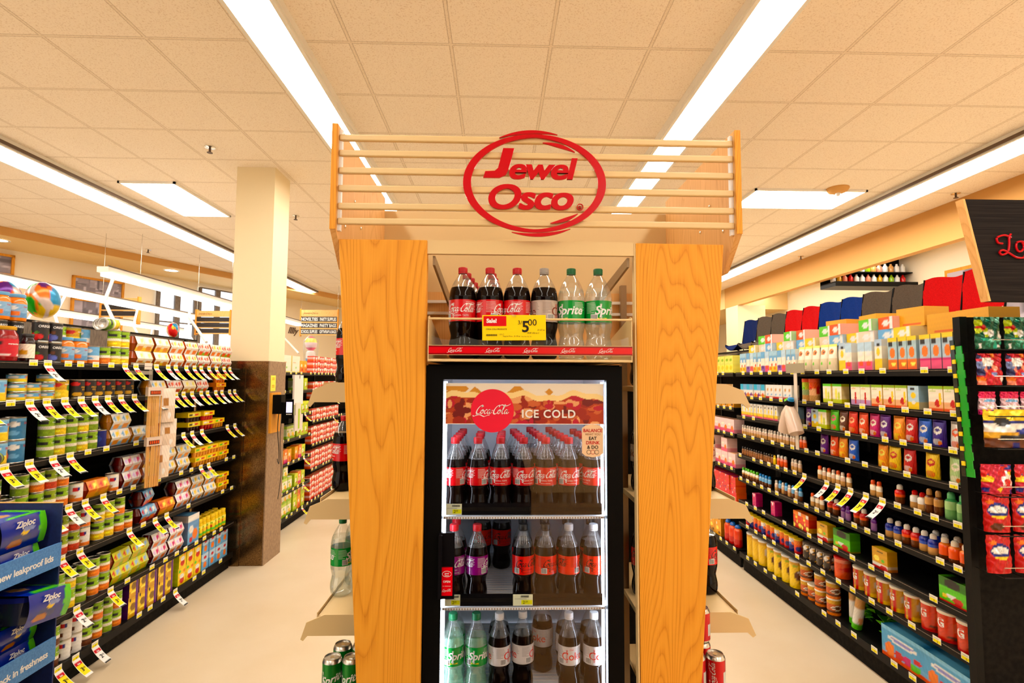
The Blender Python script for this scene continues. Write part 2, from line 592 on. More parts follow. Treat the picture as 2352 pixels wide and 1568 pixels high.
# square pillar, painted above and clad below
b = MB()
b.box(-2.535, 5.16, 1.89, -2.17, 5.53, ROOM_Z, 'column_paint')
struct(b.build('pillar'))
b = MB()
b.box(-2.545, 5.15, 0, -2.165, 5.54, 1.89, 'column_clad')
k = len(b.v)
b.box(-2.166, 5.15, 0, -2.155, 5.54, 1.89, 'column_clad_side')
b.box(-2.90, 5.142, 0.0, -2.375, 5.150, 1.83, 'column_clad')
struct(b.build('pillar_cladding'))
rng = random.Random(3)

# ------------------------------------------------------------------ framed prints on the left wall, aisle signs
def photo_art(seed, dark=.15):
    r = random.Random(seed)
    bl = [(r.random(), r.random(), r.uniform(.02, .12), r.uniform(.04, .3), r.uniform(.02, .35)) for _ in range(46)]
    def f(u, v):
        c = .72 - .2 * v
        for x, y, a, e, s in bl:
            if abs(u - x) < a and abs(v - y) < e:
                c = s + dark
        return (c * .95, c * .86, c * .98)
    return f


def wall_picture(s0, s1, z0, z1, seed, label):
    r = empty('framed_print', on_wall((s0 + s1) / 2, (z0 + z1) / 2, 0))
    tag(r, label, 'picture', 'framed photographs on the cream wall')
    def loc(o):
        o.parent = r; o.matrix_parent_inverse = Matrix.Translation(-Vector(on_wall((s0 + s1) / 2, (z0 + z1) / 2, 0)))
    fb = MB(); t = .035
    for a in ((s0, s1, z1 - t, z1), (s0, s1, z0, z0 + t), (s0, s0 + t, z0, z1), (s1 - t, s1, z0, z1)):
        wall_poly(fb, *a, .0, .05, 'oak_laminate')
    loc(fb.build('picture_frame'))
    pb = MB(); f = photo_art(seed)
    pb.grid(lambda u, v: on_wall(s0 + t + u * (s1 - s0 - 2 * t), z0 + t + v * (z1 - z0 - 2 * t), .02), 40, 16, 'paper', f)
    loc(pb.build('photograph'))


wall_picture(-1.4, .24, 3.25, 3.58, 1, 'wide framed photograph high on the left wall at the edge of the picture')
wall_picture(-1.4, .24, 2.55, 3.17, 2, 'framed photograph on the left wall just below the wide one at the edge')
wall_picture(1.03, 1.84, 3.10, 3.42, 5, 'framed black and white street photograph on left wall above the hanging lights')
wall_picture(1.03, 1.84, 2.45, 3.04, 8, 'framed grey photograph on left wall directly under the street photograph')


def aisle_sign(x, y, z, w, label, head, rows):
    r = empty('aisle_sign', (x, y, z))
    tag(r, label, 'sign', None)
    h = w * .72
    hb = MB(); hb.box(-w / 2, 0, h * .76, w / 2, .04, h, 'oak_light')
    put = lambda gx, gy: (-w / 2 + w * .27 + gx, -.003, h * .84 + gy)
    hb.glyphs(text_geo(head, 0.0, .2), put, h * .085, 'paper', (.12, .07, .03))
    hb.build('header_board', r)
    for k, (a, c) in enumerate(rows):
        z1 = h * (.73 - k * .235); z0 = z1 - h * .17
        pb = MB(); pb.box(-w / 2, 0, z0, w / 2, .03, z1, 'print', (.02, .014, .012))
        for tx, cx in ((a, -w * .26), (c, w * .24)):
            g = text_geo(tx, .03)
            ww = (g[2][1] - g[2][0])
            sz = min(h * .12, w * .44 / max(ww, .1) * 1.0)
            pb.glyphs(g, lambda gx, gy: (cx + gx, -.003, z0 + h * .03 + gy * (h * .12 / sz)), sz, 'paper', WHITE)
        pb.build('text_plank', r)
        rb = MB(); rb.box(-w / 2, -.005, z0 - h * .045, w / 2, .035, z0 - h * .005, 'oak_light'); rb.build('wood_rail', r)
    wb = MB()
    for sx in (-1, 1):
        wb = MB(); wb.tube([(sx * w * .49, .02, h), (sx * w * .49, .02, ROOM_Z - z)], .0025, 6, 'steel')
        wb.build('hanging_rod', r)
    for sx in (-1, 1):
        sb = MB(); sb.box(sx * w / 2 - .012, -.01, 0, sx * w / 2 + .012, .045, h + .02, 'oak_edge'); sb.build('side_post', r)


aisle_sign(-3.97, 12, 2.63, .82, 'hanging wooden aisle sign listing novelties and party supplies right of the pillar', 'Jewel-Osco',
           (('NOVELTIES', 'PARTY SUPPLIES'), ('MAGAZINES', 'PARTY BAGS'), ('SCHOOL SUPPLIES', 'GIFTWRAP & BAGS')))
aisle_sign(-4.72, 9.0, 2.42, .56, 'hanging wooden aisle sign with dark planks just left of the pillar', 'Jewel-Osco',
           (('', ''), ('', ''), ('', '')))
aisle_sign(-5.35, 7.7, 2.466, .52, 'hanging aisle sign seen above the stacked cups on the left gondola', 'Jewel-Osco',
           (('', ''), ('', '')))

# ------------------------------------------------------------------ ceiling lights
def light_row(x0, x1, y0, y1, label, drop=.06, dark_side=None):
    r = empty('ceiling_light', ((x0 + x1) / 2, y0, ROOM_Z - drop))
    tag(r, label, 'ceiling light', 'rows of ceiling strip lights')
    hb = MB(); w = (x1 - x0) / 2
    L_ = y1 - y0
    hb.box(-w - .035, 0, .012, w + .035, L_, drop, 'fixture_white')
    for s in (-1, 1):
        hb.box(s * (w + .012) - .012, 0, -.004, s * (w + .012) + .012, L_, .012, 'fixture_white')
    hb.build('housing', r)
    if dark_side:
        db = MB(); db.box(dark_side * (w + .042) - .004, 0, .004, dark_side * (w + .042) + .004, L_, .034, 'dark_brown_and_shade'); db.build('shade_strip', r)  # shade line along the housing, put in as a dark strip
    n = max(1, round(L_ / 2.44)); st = L_ / n
    for i in range(n):
        lb = MB(); lb.box(-w, i * st + .012, 0, w, (i + 1) * st - .012, .012, 'lens_glow'); lb.build('lens', r)


light_row(-1.445, -1.205, -3.0, 12.4, 'long white strip light on ceiling running just left of the wooden kiosk')
light_row(1.352, 1.587, -3.0, 12.4, 'long white strip light on ceiling running just right of the wooden kiosk')
light_row(-4.55, -4.25, -3.0, 12.6, 'long strip light on ceiling at the far left above the canned goods', dark_side=1, drop=.07)
light_row(4.22, 4.52, -3.0, 12.6, 'long strip light on ceiling at the far right beside the orange soffit', dark_side=-1, drop=.07)

light_row(5.85, 6.0, 1.0, 12.0, 'strip light behind the orange soffit over the right wall')


def troffer(x0, y0, x1, y1, label):
    r = empty('recessed_light', (x0, y0, ROOM_Z - .02))
    tag(r, label, 'ceiling light')
    b = MB(); b.box(0, 0, 0, x1 - x0, y1 - y0, .018, 'lens_glow'); b.build('lens', r)
    b = MB()
    for a in ((-.02, -.02, 0, y1 - y0 + .02), (x1 - x0, -.02, x1 - x0 + .02, y1 - y0 + .02), (-.02, -.02, x1 - x0 + .02, 0), (-.02, y1 - y0, x1 - x0 + .02, y1 - y0 + .02)):
        b.box(a[0], a[1], -.003, a[2], a[3], .018, 'fixture_white')
    b.build('trim_frame', r)


troffer(-3.95, 5.6, -3.4, 6.75, 'bright rectangular recessed ceiling light left of the pillar')
troffer(2.75, 5.55, 3.93, 6.13, 'bright rectangular recessed ceiling light right of the kiosk header')


def at_ceiling(name, x, y, kind, label):
    r = empty(name, (x, y, ROOM_Z))
    tag(r, label, 'sprinkler' if kind == 's' else 'detector' if kind == 'd' else 'ceiling light')
    if kind == 's':
        b = MB(); b.lathe([(.045, 0), (.045, -.006), (.02, -.012)][::-1], 16, 'chrome'); b.build('escutcheon', r)
        b = MB(); b.lathe([(.010, -.05), (.010, -.01)], 8, 'dark_brown_and_shade'); b.lathe([(.024, -.054), (.024, -.05)], 12, 'dark_brown_and_shade'); b.build('sprinkler_head', r)
    elif kind == 'd':
        b = MB(); b.lathe([(.05, -.055), (.09, -.04), (.11, -.012), (.11, 0)], 24, 'soffit_paint'); b.build('detector_body', r)
        b = MB(); b.lathe([(.0, -.09), (.02, -.08), (.026, -.055)], 12, 'white_plastic'); b.build('sensor_dome', r)
    else:
        b = MB(); b.lathe([(.10, -.11), (.10, -.115)][::-1], 24, 'lens_glow'); b.build('lens', r)
        b = MB(); b.lathe([(.13, -.112), (.13, -.118), (.101, -.118)][::-1], 24, 'fixture_white', cap0=False, cap1=False); b.build('trim_ring', r)


at_ceiling('sprinkler_head', -2.56, 4.71, 's', 'ceiling sprinkler between the left strip light and the pillar')
at_ceiling('sprinkler_head', -2.56, 6.74, 's', 'ceiling sprinkler just behind the pillar top')
at_ceiling('sprinkler_head', -5.64, 8.7, 's', 'small ceiling sprinkler beyond the far left strip light')
at_ceiling('sprinkler_head', 5.0, 8.65, 's', 'small ceiling sprinkler near the far end of the orange soffit')
at_ceiling('sprinkler_head', 4.97, 5.6, 's', 'dark ceiling sprinkler above the black sign at right')
at_ceiling('smoke_detector', 3.60, 5.5, 'd', 'round orange smoke detector on the ceiling at right')
at_ceiling('downlight', -7.10, 7.72, 'l', 'round downlight in the left soffit at the edge of the photo')
at_ceiling('downlight', -5.95, 9.85, 'l', 'round downlight in the left soffit nearer the pillar')

r = empty('wall_lettering', on_wall(5.83, 2.8, 0)); tag(r, 'brown script lettering on the far wall above the plush chick', 'lettering')
b = MB(); b.thick_glyphs(text_geo('lllly', .0, .35), lambda x, y, t: tuple(Vector(on_wall(x, y, t)) - Vector(on_wall(0, 0, 0))), .17, 'dark_brown_and_shade', (1, 1, 1), .02); b.build('letters', r)

# ------------------------------------------------------------------ soda bottles
def prof_interp(P, n=5):
    return [(max(r, 0), z) for r, z in smooth_path(P, n)]


PROF = {
    'small': dict(h=.238, cap_r=.0145, fill=.168, lab=(.088, .145), r=.0355, neck=.0115,
                  p=[(.020, 0), (.031, .004), (.0345, .018), (.0335, .035), (.0305, .052), (.0300, .064), (.0335, .080), (.0355, .088), (.0355, .145),
                     (.0345, .152), (.0310, .170), (.0225, .192), (.0150, .208), (.0122, .218), (.0122, .222)]),
    'big': dict(h=.302, cap_r=.0155, fill=.236, lab=(.122, .192), r=.0445, neck=.0125,
                p=[(.026, 0), (.039, .005), (.0445, .022), (.0440, .045), (.0390, .070), (.0385, .082), (.0425, .100), (.0445, .120), (.0445, .195),
                   (.0438, .208), (.0400, .228), (.0300, .252), (.0190, .270), (.0130, .280), (.0128, .286)]),
}


def cap_mesh(r, h, col, name='cap'):
    b = MB(); n = 28
    k = len(b.v)
    prof = [(r * .97, 0), (r, .002), (r, h * .85), (r * .9, h), (r * .5, h + .0004)]
    for j, (rr, z) in enumerate(prof):
        for i in range(n):
            a = 2 * pi * i / n
            q = rr * (1 - (.035 if i % 2 and 0 < j < 3 else 0))
            b.v.append((q * cos(a), q * sin(a), z))
    for j in range(len(prof) - 1):
        for i in range(n):
            a = k + j * n + i; c = k + j * n + (i + 1) % n
            b.face((a, c, c + n, a + n), 'print', col)
    b.face([k + (len(prof) - 1) * n + i for i in range(n)], 'print', col)
    b.lathe([(r * .98, -.004), (r * .98, -.0008)], n, 'print', col)
    return b.mesh(name)


SODA = {
    'cola': dict(liq='cola', cap=lin((205, 8, 22)), lab=lin((214, 4, 14)), word='script', wc=WHITE),
    'zero': dict(liq='cola', cap=(.012, .012, .012), lab=lin((236, 22, 16)), word='script', wc=(.015, .01, .01)),
    'zero_clear_cap': dict(liq='cola', cap=(.6, .6, .62), lab=lin((236, 40, 22)), word='script', wc=(.04, .015, .01)),
    'cherry': dict(liq='cola', cap=lin((224, 20, 34)), lab=lin((140, 14, 120)), word='script', wc=WHITE),
    'diet': dict(liq='cola', cap=(.80, .80, .80), lab=lin((214, 210, 208)), word='Coke', wc=lin((214, 40, 30))),
    'diet_big': dict(liq='cola', cap=(.42, .40, .38), lab=lin((190, 172, 160)), word='Coke', wc=lin((120, 60, 50))),
    'sprite': dict(liq='clear_water', cap=lin((8, 110, 60)), lab=lin((10, 150, 50)), word='Sprite', wc=WHITE),
    'sprite_green': dict(liq='sprite_green_pet', cap=lin((10, 120, 70)), lab=lin((6, 150, 50)), word='Sprite', wc=WHITE),
}
SODA_MESH = {}


def wrap(r, a0, z0):
    """flat (x,y) -> point on a cylinder of radius r; x=0 faces direction a0 (0 = towards -Y)"""
    def put(x, y):
        t = a0 + x / r
        return (r * sin(t), -r * cos(t), z0 + y)
    return put


def soda_meshes(kind, size):
    key = (kind, size)
    if key in SODA_MESH:
        return SODA_MESH[key]
    S = SODA[kind]; P = PROF[size]
    prof = prof_interp(P['p'], 4)
    n = 28
    b = MB()
    mats = ['clear_pet' if (prof[j][1] + prof[j + 1][1]) / 2 > P['fill'] else S['liq'] for j in range(len(prof) - 1)]
    k = 0
    for j, (r, z) in enumerate(prof):
        for i in range(n):
            a = 2 * pi * i / n
            rr = r
            if z < P['lab'][0] * .42:
                rr = r * (1 - .05 * (.5 + .5 * cos(5 * a)) * (1 - z / (P['lab'][0] * .42)))
            elif P['lab'][1] < z < P['fill'] * 1.02 and size == 'small':
                rr = r * (1 - .018 * (.5 + .5 * cos(14 * a)))
            elif z < P['lab'][0] * .93 and size == 'small':
                rr = r * (1 - .02 * (.5 + .5 * cos(14 * a + z * 160)))
            b.v.append((rr * cos(a), rr * sin(a), z))
    for j in range(len(prof) - 1):
        for i in range(n):
            a = j * n + i; c = j * n + (i + 1) % n
            b.face((a, c, c + n, a + n), mats[j])
    b.face([i for i in reversed(range(n))], mats[0])
    # liquid surface
    rf = [r for r, z in prof if z <= P['fill']][-1] * .96
    if S['liq'] == 'cola':
        b.lathe([(rf, P['fill'] - .001), (rf * .5, P['fill'] - .0005)], n, 'cola')
    body = b.mesh('soda_bottle', angle=60)
    cap = cap_mesh(P['cap_r'], P['h'] - .222 if size == 'small' else P['h'] - .286, S['cap'])
    # label: printed sleeve with wordmark, small print and bar code block
    z0, z1 = P['lab']; R = P['r'] + .0004; H = z1 - z0
    lb = MB()
    base = S['lab']
    def colf(u, v):
        a = (u * 2 * pi)
        if v > .96 or v < .04:
            return tuple(c * .85 for c in base)
        return base
    lb.grid(lambda u, v: (R * sin(u * 2 * pi), -R * cos(u * 2 * pi), z0 + v * H), 36, 6, 'print_gloss', colf, closed_u=True)
    R2 = R + .0005
    if S['word'] == 'script':
        for a0 in (0, pi):
            lb.glyphs(SCRIPT, wrap(R2, a0, z0 + H * .44), H * .36 if size == 'small' else H * .36, 'print_gloss', S['wc'])
            lb.glyphs(text_geo('ORIGINAL TASTE' if kind == 'cola' else 'ZERO SUGAR' if 'zero' in kind else 'CHERRY', .01, 0, 1.2), wrap(R2, a0, z0 + H * .24), H * .065, 'print_gloss', S['wc'])
            lb.glyphs(text_geo('Delicious & Refreshing'), wrap(R2, a0, z0 + H * .1), H * .045, 'print_gloss', S['wc'])
    elif S['word'] == 'Coke':
        for a0 in (0, pi):
            lb.glyphs(text_geo('Coke', .01), wrap(R2, a0, z0 + H * .30), H * .42, 'print_gloss', S['wc'])
            lb.glyphs(text_geo('Diet', .0, .2), wrap(R2, a0 - .1, z0 + H * .80), H * .10, 'print_gloss', S['wc'])
    else:
        for a0 in (0, pi):
            lb.glyphs(text_geo('Sprite', .03, .28), wrap(R2, a0, z0 + H * .36), H * .40, 'print_gloss', S['wc'])
            lb.glyphs(text_geo('LEMON-LIME', .02), wrap(R2, a0 - .5, z0 + H * .13), H * .07, 'print_gloss', lin((240, 225, 30)))
    for a0 in (pi / 2, -pi / 2):       # nutrition facts, recycling mark and bar code
        c = S['wc'] if S['word'] != 'Coke' else (.12, .1, .1)
        rr = random.Random(5)
        for k2 in range(8):
            wln = rr.uniform(.25, .55) * H
            zz = z0 + H * (.88 - k2 * .065)
            for x0 in (-.75 * H, -.05 * H):
                p = wrap(R2, a0, zz)
                i0 = len(lb.v)
                xs = [x0 + wln * t / 4 for t in range(5)]
                for x in xs:
                    lb.v += [p(x, 0), p(x, H * .022)]
                for t in range(4):
                    lb.face((i0 + 2 * t, i0 + 2 * t + 2, i0 + 2 * t + 3, i0 + 2 * t + 1), 'print_gloss', tuple(.6 * a + .4 * bb for a, bb in zip(c, base)))
        p = wrap(R2, a0, z0 + H * .06)
        def quad(x0, x1, y0, y1, col, e=0.0):
            pp = wrap(R2 + e, a0, z0 + H * .06); i0 = len(lb.v)
            for t in range(4):
                x = x0 + (x1 - x0) * t / 3
                lb.v += [pp(x, y0), pp(x, y1)]
            for t in range(3):
                lb.face((i0 + 2 * t, i0 + 2 * t + 2, i0 + 2 * t + 3, i0 + 2 * t + 1), 'print_gloss', col)
        quad(.18 * H, .52 * H, 0, .30 * H, WHITE)
        for t in range(9):
            quad((.2 + t * .034) * H, (.2 + t * .034 + .016) * H, .02 * H, .28 * H, BLACK, .0003)
        lb.glyphs(text_geo('RECYCLE ME', .03), lambda x, y, p=wrap(R2, a0, z0 + H * .5): p(.72 * H - y, x), H * .09, 'print_gloss', S['wc'] if S['word'] != 'Coke' else (.6, .03, .03))
    lab = lb.mesh('label')
    SODA_MESH[key] = (body, cap, lab)
    return SODA_MESH[key]


def bottle(kind, size, x, y, z, rz, label, group):
    m = soda_meshes(kind, size)
    o = obj('soda_bottle', m[0], None, (x, y, z), rz)
    tag(o, label, 'bottle', group)
    c = obj('cap', m[1], o, (0, 0, .222 if size == 'small' else .286))
    obj('label', m[2], o)
    return o


# soda can
def can_meshes(kind):
    key = ('can', kind)
    if key not in SODA_MESH:
        base = {'cola': lin((205, 12, 26)), 'sprite': lin((20, 130, 40)), 'diet': lin((205, 200, 196))}[kind]
        wc = WHITE if kind != 'diet' else lin((200, 30, 30))
        R = .033; H = .122
        b = MB()
        b.lathe([(.022, 0), (.025, .003), (.0315, .010), (R, .014)], 32, 'tin', cap1=False)
        b.lathe([(R, .108), (.0305, .115), (.027, .1195), (.0275, .122), (.0262, .122), (.0258, .118), (.012, .1175)], 32, 'tin', cap0=False)
        body = b.mesh('soda_can')
        t = MB(); t.prism([(-.006, -.010), (.006, -.010), (.007, .0), (.004, .009), (-.004, .009), (-.007, .0)], .1178, .1194, 'chrome', axis='z')
        tab = t.mesh('pull_tab')
        l = MB()
        l.grid(lambda u, v: (R * sin(u * 2 * pi), -R * cos(u * 2 * pi), .014 + v * .094), 36, 4, 'print_foil', lambda u, v: base, closed_u=True)
        R2 = R + .0004
        for a0 in (0, pi):
            if kind == 'sprite':
                l.glyphs(text_geo('Sprite', .03, .28), lambda x, y, p=wrap(R2, a0, .05): p(x, y + x * .25), .026, 'print_gloss', wc)
            else:   # script runs up the side of the can
                l.glyphs(SCRIPT if kind == 'cola' else text_geo('Coke'), lambda x, y, p=wrap(R2, a0, .062): p(-y + .006, x), .021, 'print_gloss', wc)
            l.glyphs(text_geo('RECYCLE ME', .02), lambda x, y, p=wrap(R2, a0 + pi / 2, .06): p(-y + .02, x), .006, 'print_gloss', wc)
            i0 = len(l.v); p = wrap(R2, a0 + pi / 2, .03)
            for t_ in range(4):
                l.v += [p(-.016 + t_ * .007, 0), p(-.016 + t_ * .007, .04)]
            for t_ in range(3):
                l.face((i0 + 2 * t_, i0 + 2 * t_ + 2, i0 + 2 * t_ + 3, i0 + 2 * t_ + 1), 'print_gloss', (.6, .6, .58))
        SODA_MESH[key] = (body, tab, l.mesh('printed_band'))
    return SODA_MESH[key]


def soda_can(kind, x, y, z, rz, label, group):
    m = can_meshes(kind)
    o = obj('soda_can', m[0], None, (x, y, z), rz)
    tag(o, label, 'can', group)
    obj('pull_tab', m[1], o); obj('printed_band', m[2], o)
    return o


# ------------------------------------------------------------------ wooden kiosk surround
def kiosk():
    r = empty('display_kiosk', (.11, 1.68, 0))
    tag(r, 'tall wooden soda display kiosk with slatted header and red oval logo', 'display stand')
    T = Matrix.Translation((-.11, -1.68, 0))
    def add(name, b, parent=r, **kw):
        me = b.mesh(name, **kw); me.transform(T)
        o = obj(name, me, parent)
        return o
    def panel(name, poly):
        b = MB(); b.prism(poly, 1.68, 1.712, 'oak_laminate', axis='y')
        o = add(name, b)
        bv = o.modifiers.new('edge', 'BEVEL'); bv.width = .003; bv.segments = 2
        return o
    panel('front_panel', [(-.3465, 0), (-.2245, 0), (-.2245, 2.181), (-.503, 2.181), (-.356, .02)][:0] or [(-.362, 0), (-.2275, 0), (-.2245, 2.181), (-.503, 2.181)])
    panel('front_panel', [(.441, 0), (.569, 0), (.722, 2.177), (.438, 2.179)])
    b = MB(); b.box(.4335, 1.682, 0, .4375, 1.712, 2.178, 'cream_metal'); add('edge_strip', b)
    # inner liners behind the front panels
    b = MB(); b.box(-.262, 1.712, 0, -.250, 2.36, 1.79, 'back_panel_dark'); add('inner_liner', b)
    b = MB(); b.box(-.335, 2.0, 1.79, -.327, 2.3, 2.12, 'oak_light'); add('inner_liner', b)
    b = MB(); b.box(.405, 2.62, 0, .95, 2.64, 1.80, 'back_panel_dark'); add('gap_shade_panel', b)  # both dark sheets are added to shade the gap beside the cooler
    b = MB(); b.box(.41, 2.36, .1, .53, 2.375, 1.80, 'back_panel_dark'); add('gap_shade_panel', b)
    # header side boards
    for s, x in ((-1, -.523), (1, .752)):
        b = MB()
        b.prism([(1.655, 2.205), (1.655, 2.541), (2.36, 2.541), (2.36, 2.10), (1.76, 2.10)], x, x + .018, 'oak_light', axis='x')
        o = add('header_side', b)
        fb = MB(); fb.box(x, 1.650, 2.205, x + .018, 1.656, 2.541, 'oak_laminate'); add('edge_band', fb)
        ub = MB()
        xi = x + .018 if s < 0 else x - .010
        ub.box(xi, 1.668, 2.205, xi + .010, 1.682, 2.530, 'white_plastic'); add('mounting_strip', ub)
        for (yy, zz) in ((1.80, 2.44), (1.86, 2.36), (1.95, 2.29), (1.75, 2.24), (1.78, 2.50)):
            kb = MB()
            xk = x + .018 if s < 0 else x
            kb.lathe([(.006, 0), (.006, .003), (.002, .005)], 10, 'chrome')
            me = kb.mesh('screw'); me.transform(Matrix.Translation((xk, yy, zz)) @ Matrix.Rotation(pi / 2 * (1 if s < 0 else -1), 4, 'Y')); me.transform(T)
            obj('screw', me, r)
    # slats
    for z in (2.502, 2.452, 2.396, 2.339, 2.282, 2.234):
        b = MB(); b.box(-.504, 1.662, z - .0105, .752, 1.676, z + .0105, 'cream_metal')
        o = add('slat', b); bv = o.modifiers.new('edge', 'BEVEL'); bv.width = .004; bv.segments = 2
    # back panel, deck and front rail of the header
    b = MB(); b.box(-.505, 2.36, 2.08, .752, 2.375, 2.484, 'cream_metal'); add('back_panel', b)
    b = MB(); b.box(-.2245, 1.684, 2.138, .4335, 1.70, 2.182, 'cream_metal'); add('front_rail', b)
    # red oval brand sign fixed to the slats
    sb = MB()
    cx, cz = .113, 2.360; rx, rz_ = .2255, .158
    N_ = 96
    k = len(sb.v)
    D = (1.6605, 1.6535)
    for i in range(N_ + 1):
        t = 2 * pi * i / N_ + pi * .62
        w = .0125 + .0125 * abs(cos(t)) ** 1.0
        if sin(t) > .0 and cos(t) > -.2: w *= 1.0
        ex, ez = cos(t), sin(t)
        for yy in D:
            sb.v += [(cx + (rx - w) * ex, yy, cz + (rz_ - w * .8) * ez), (cx + rx * ex, yy, cz + rz_ * ez)]
    for i in range(N_):
        a = k + 4 * i; c = a + 4
        for q in ((a + 2, c + 2, c + 3, a + 3), (a, a + 1, c + 1, c), (a, c, c + 2, a + 2), (a + 1, a + 3, c + 3, c + 1)):
            sb.face(q, 'red_acrylic')
    # brush tail above and below, as on the logo
    for t0, t1, sgn in ((pi * .40, pi * .66, 1), (pi * 1.40, pi * 1.66, 1), (pi * .28, pi * .46, -1), (pi * 1.58, pi * 1.74, -1)):
        k = len(sb.v); M_ = 20
        for i in range(M_ + 1):
            t = t0 + (t1 - t0) * i / M_
            q = sin(pi * i / M_) * .005 + .0006
            o_ = .0075 if sgn > 0 else -.026
            for yy in D:
                sb.v += [(cx + (rx + o_ - q) * cos(t), yy, cz + (rz_ + o_ - q) * sin(t)), (cx + (rx + o_ + q) * cos(t), yy, cz + (rz_ + o_ + q) * sin(t))]
        for i in range(M_):
            a = k + 4 * i; c = a + 4
            for qd in ((a + 2, c + 2, c + 3, a + 3), (a, a + 1, c + 1, c), (a, c, c + 2, a + 2), (a + 1, a + 3, c + 3, c + 1)):
                sb.face(qd, 'red_acrylic')
    ring = add('logo_ring', sb)
    def txt(s, x, z, size, bold=.045, sh=.2, col='red_acrylic', name='logo_lettering', sx=1.0, align=0):
        g = text_geo(s, bold, sh, .95, 8)
        w0, w1 = g[2]
        tb = MB()
        for q in ((-1, 0, 1) if size > .02 else (0,)):
            tb.thick_glyphs(g, lambda gx, gy, t: (x + q * .0021 + (gx - w0 * size) * sx, 1.6605 - t + abs(q) * .0001, z + gy), size, col, (1, 1, 1), .007)
        return add(name, tb)
    # big square J, then the letters
    jb = MB()
    J = [(.062, .094), (.097, .094), (.079, .018), (.070, .0), (.050, -.010), (.0, -.010), (.006, .012), (.036, .014), (.046, .024)]
    jx, jz = -.049, 2.385
    J = [(jx + p, jz + q * .92) for p, q in J]
    jb.prism(J, 1.6535, 1.6605, 'red_acrylic', axis='y'); add('logo_lettering', jb)
    txt('ewel', .034, 2.375, .070, bold=.025, sx=1.20)
    txt('Osco', -.031, 2.278, .080, bold=.025, sx=1.17)
    txt('R', .253, 2.281, .009, bold=.01, sh=0)
    rb = MB(); k = 0
    for i in range(25):
        t = 2 * pi * i / 24
        for rr in (.0085, .0105):
            for yy in D:
                rb.v.append((.2563 + rr * cos(t), yy, 2.2855 + rr * sin(t)))
    for i in range(24):
        a = 4 * i; c = a + 4
        for q in ((a + 1, c + 1, c + 3, a + 3), (a, a + 2, c + 2, c), (a, c, c + 1, a + 1), (a + 2, a + 3, c + 3, c + 2)):
            rb.face(q, 'red_acrylic')
    add('logo_lettering', rb)
    # shelf bay behind the top opening: back board with light rails, side brackets
    b = MB(); b.box(-.42, 2.34, 1.70, .60, 2.355, 2.12, 'oak_light'); add('bay_back', b)
    for z in (2.075, 2.025):
        b = MB(); b.box(-.40, 2.318, z - .006, .59, 2.332, z + .006, 'fixture_white'); add('back_rail', b)
    for x in (-.205, .418):
        b = MB()
        b.prism([(1.70, 2.135), (2.32, 2.085), (2.32, 2.035), (1.70, 2.105)], x - .004, x + .004, 'cream_metal_dark', axis='x')
        add('support_arm', b)
    for x in (-.34, .545):
        b = MB(); b.box(x - .012, 2.30, 0, x + .012, 2.335, 2.15, 'cream_metal_dark'); add('upright', b)
    for k, z in enumerate((1.715, 1.285, .870)):     # shelves on both flanks
        for s, x0, x1 in ((-1, -.655, -.270), (1, .535, .905)):
            b = MB(); b.box(x0, 2.06, z - .02, x1, 2.86, z, 'cream_metal')
            sh = add('side_shelf', b)
            bb = MB()
            if s < 0:
                P = [(x0 - .055, z - .075), (x0 - .045, z - .08), (x0 - .03, z - .062), (x1, z - .062), (x1, z + .012), (x0 + .03, z + .012), (x0 - .035, z - .015)]
            else:
                P = [(x0, z - .062), (x1 + .03, z - .062), (x1 + .05, z - .08), (x1 + .062, z - .072), (x1 + .035, z - .012), (x1 - .03, z + .012), (x0, z + .012)]
            bb.prism(P, 2.04, 2.046, 'cream_metal', axis='y')
            me = bb.mesh('shelf_bracket'); me.transform(T); obj('shelf_bracket', me, sh)
            lp = MB(); xx = x0 - .004 if s < 0 else x1 + .001
            lp.box(xx, 2.06, z - .03, xx + .003, 2.86, z + .012, 'cream_metal'); me = lp.mesh('shelf_lip'); me.transform(T); obj('shelf_lip', me, sh)
    for s, x0, x1 in ((-1, -.66, -.385), (1, .575, .86)):
        b = MB(); b.box(x0, 1.87, .53, x1, 2.5, .55, 'cream_metal'); b.box(x0, 1.87, 0, x1, 2.5, .10, 'black_shelf')
        b.box(x0 + .03, 2.02, .10, x0 + .06, 2.05, .53, 'cream_metal'); b.box(x1 - .06, 2.02, .10, x1 - .03, 2.05, .53, 'cream_metal')
        add('can_shelf', b)
    return r


kiosk()

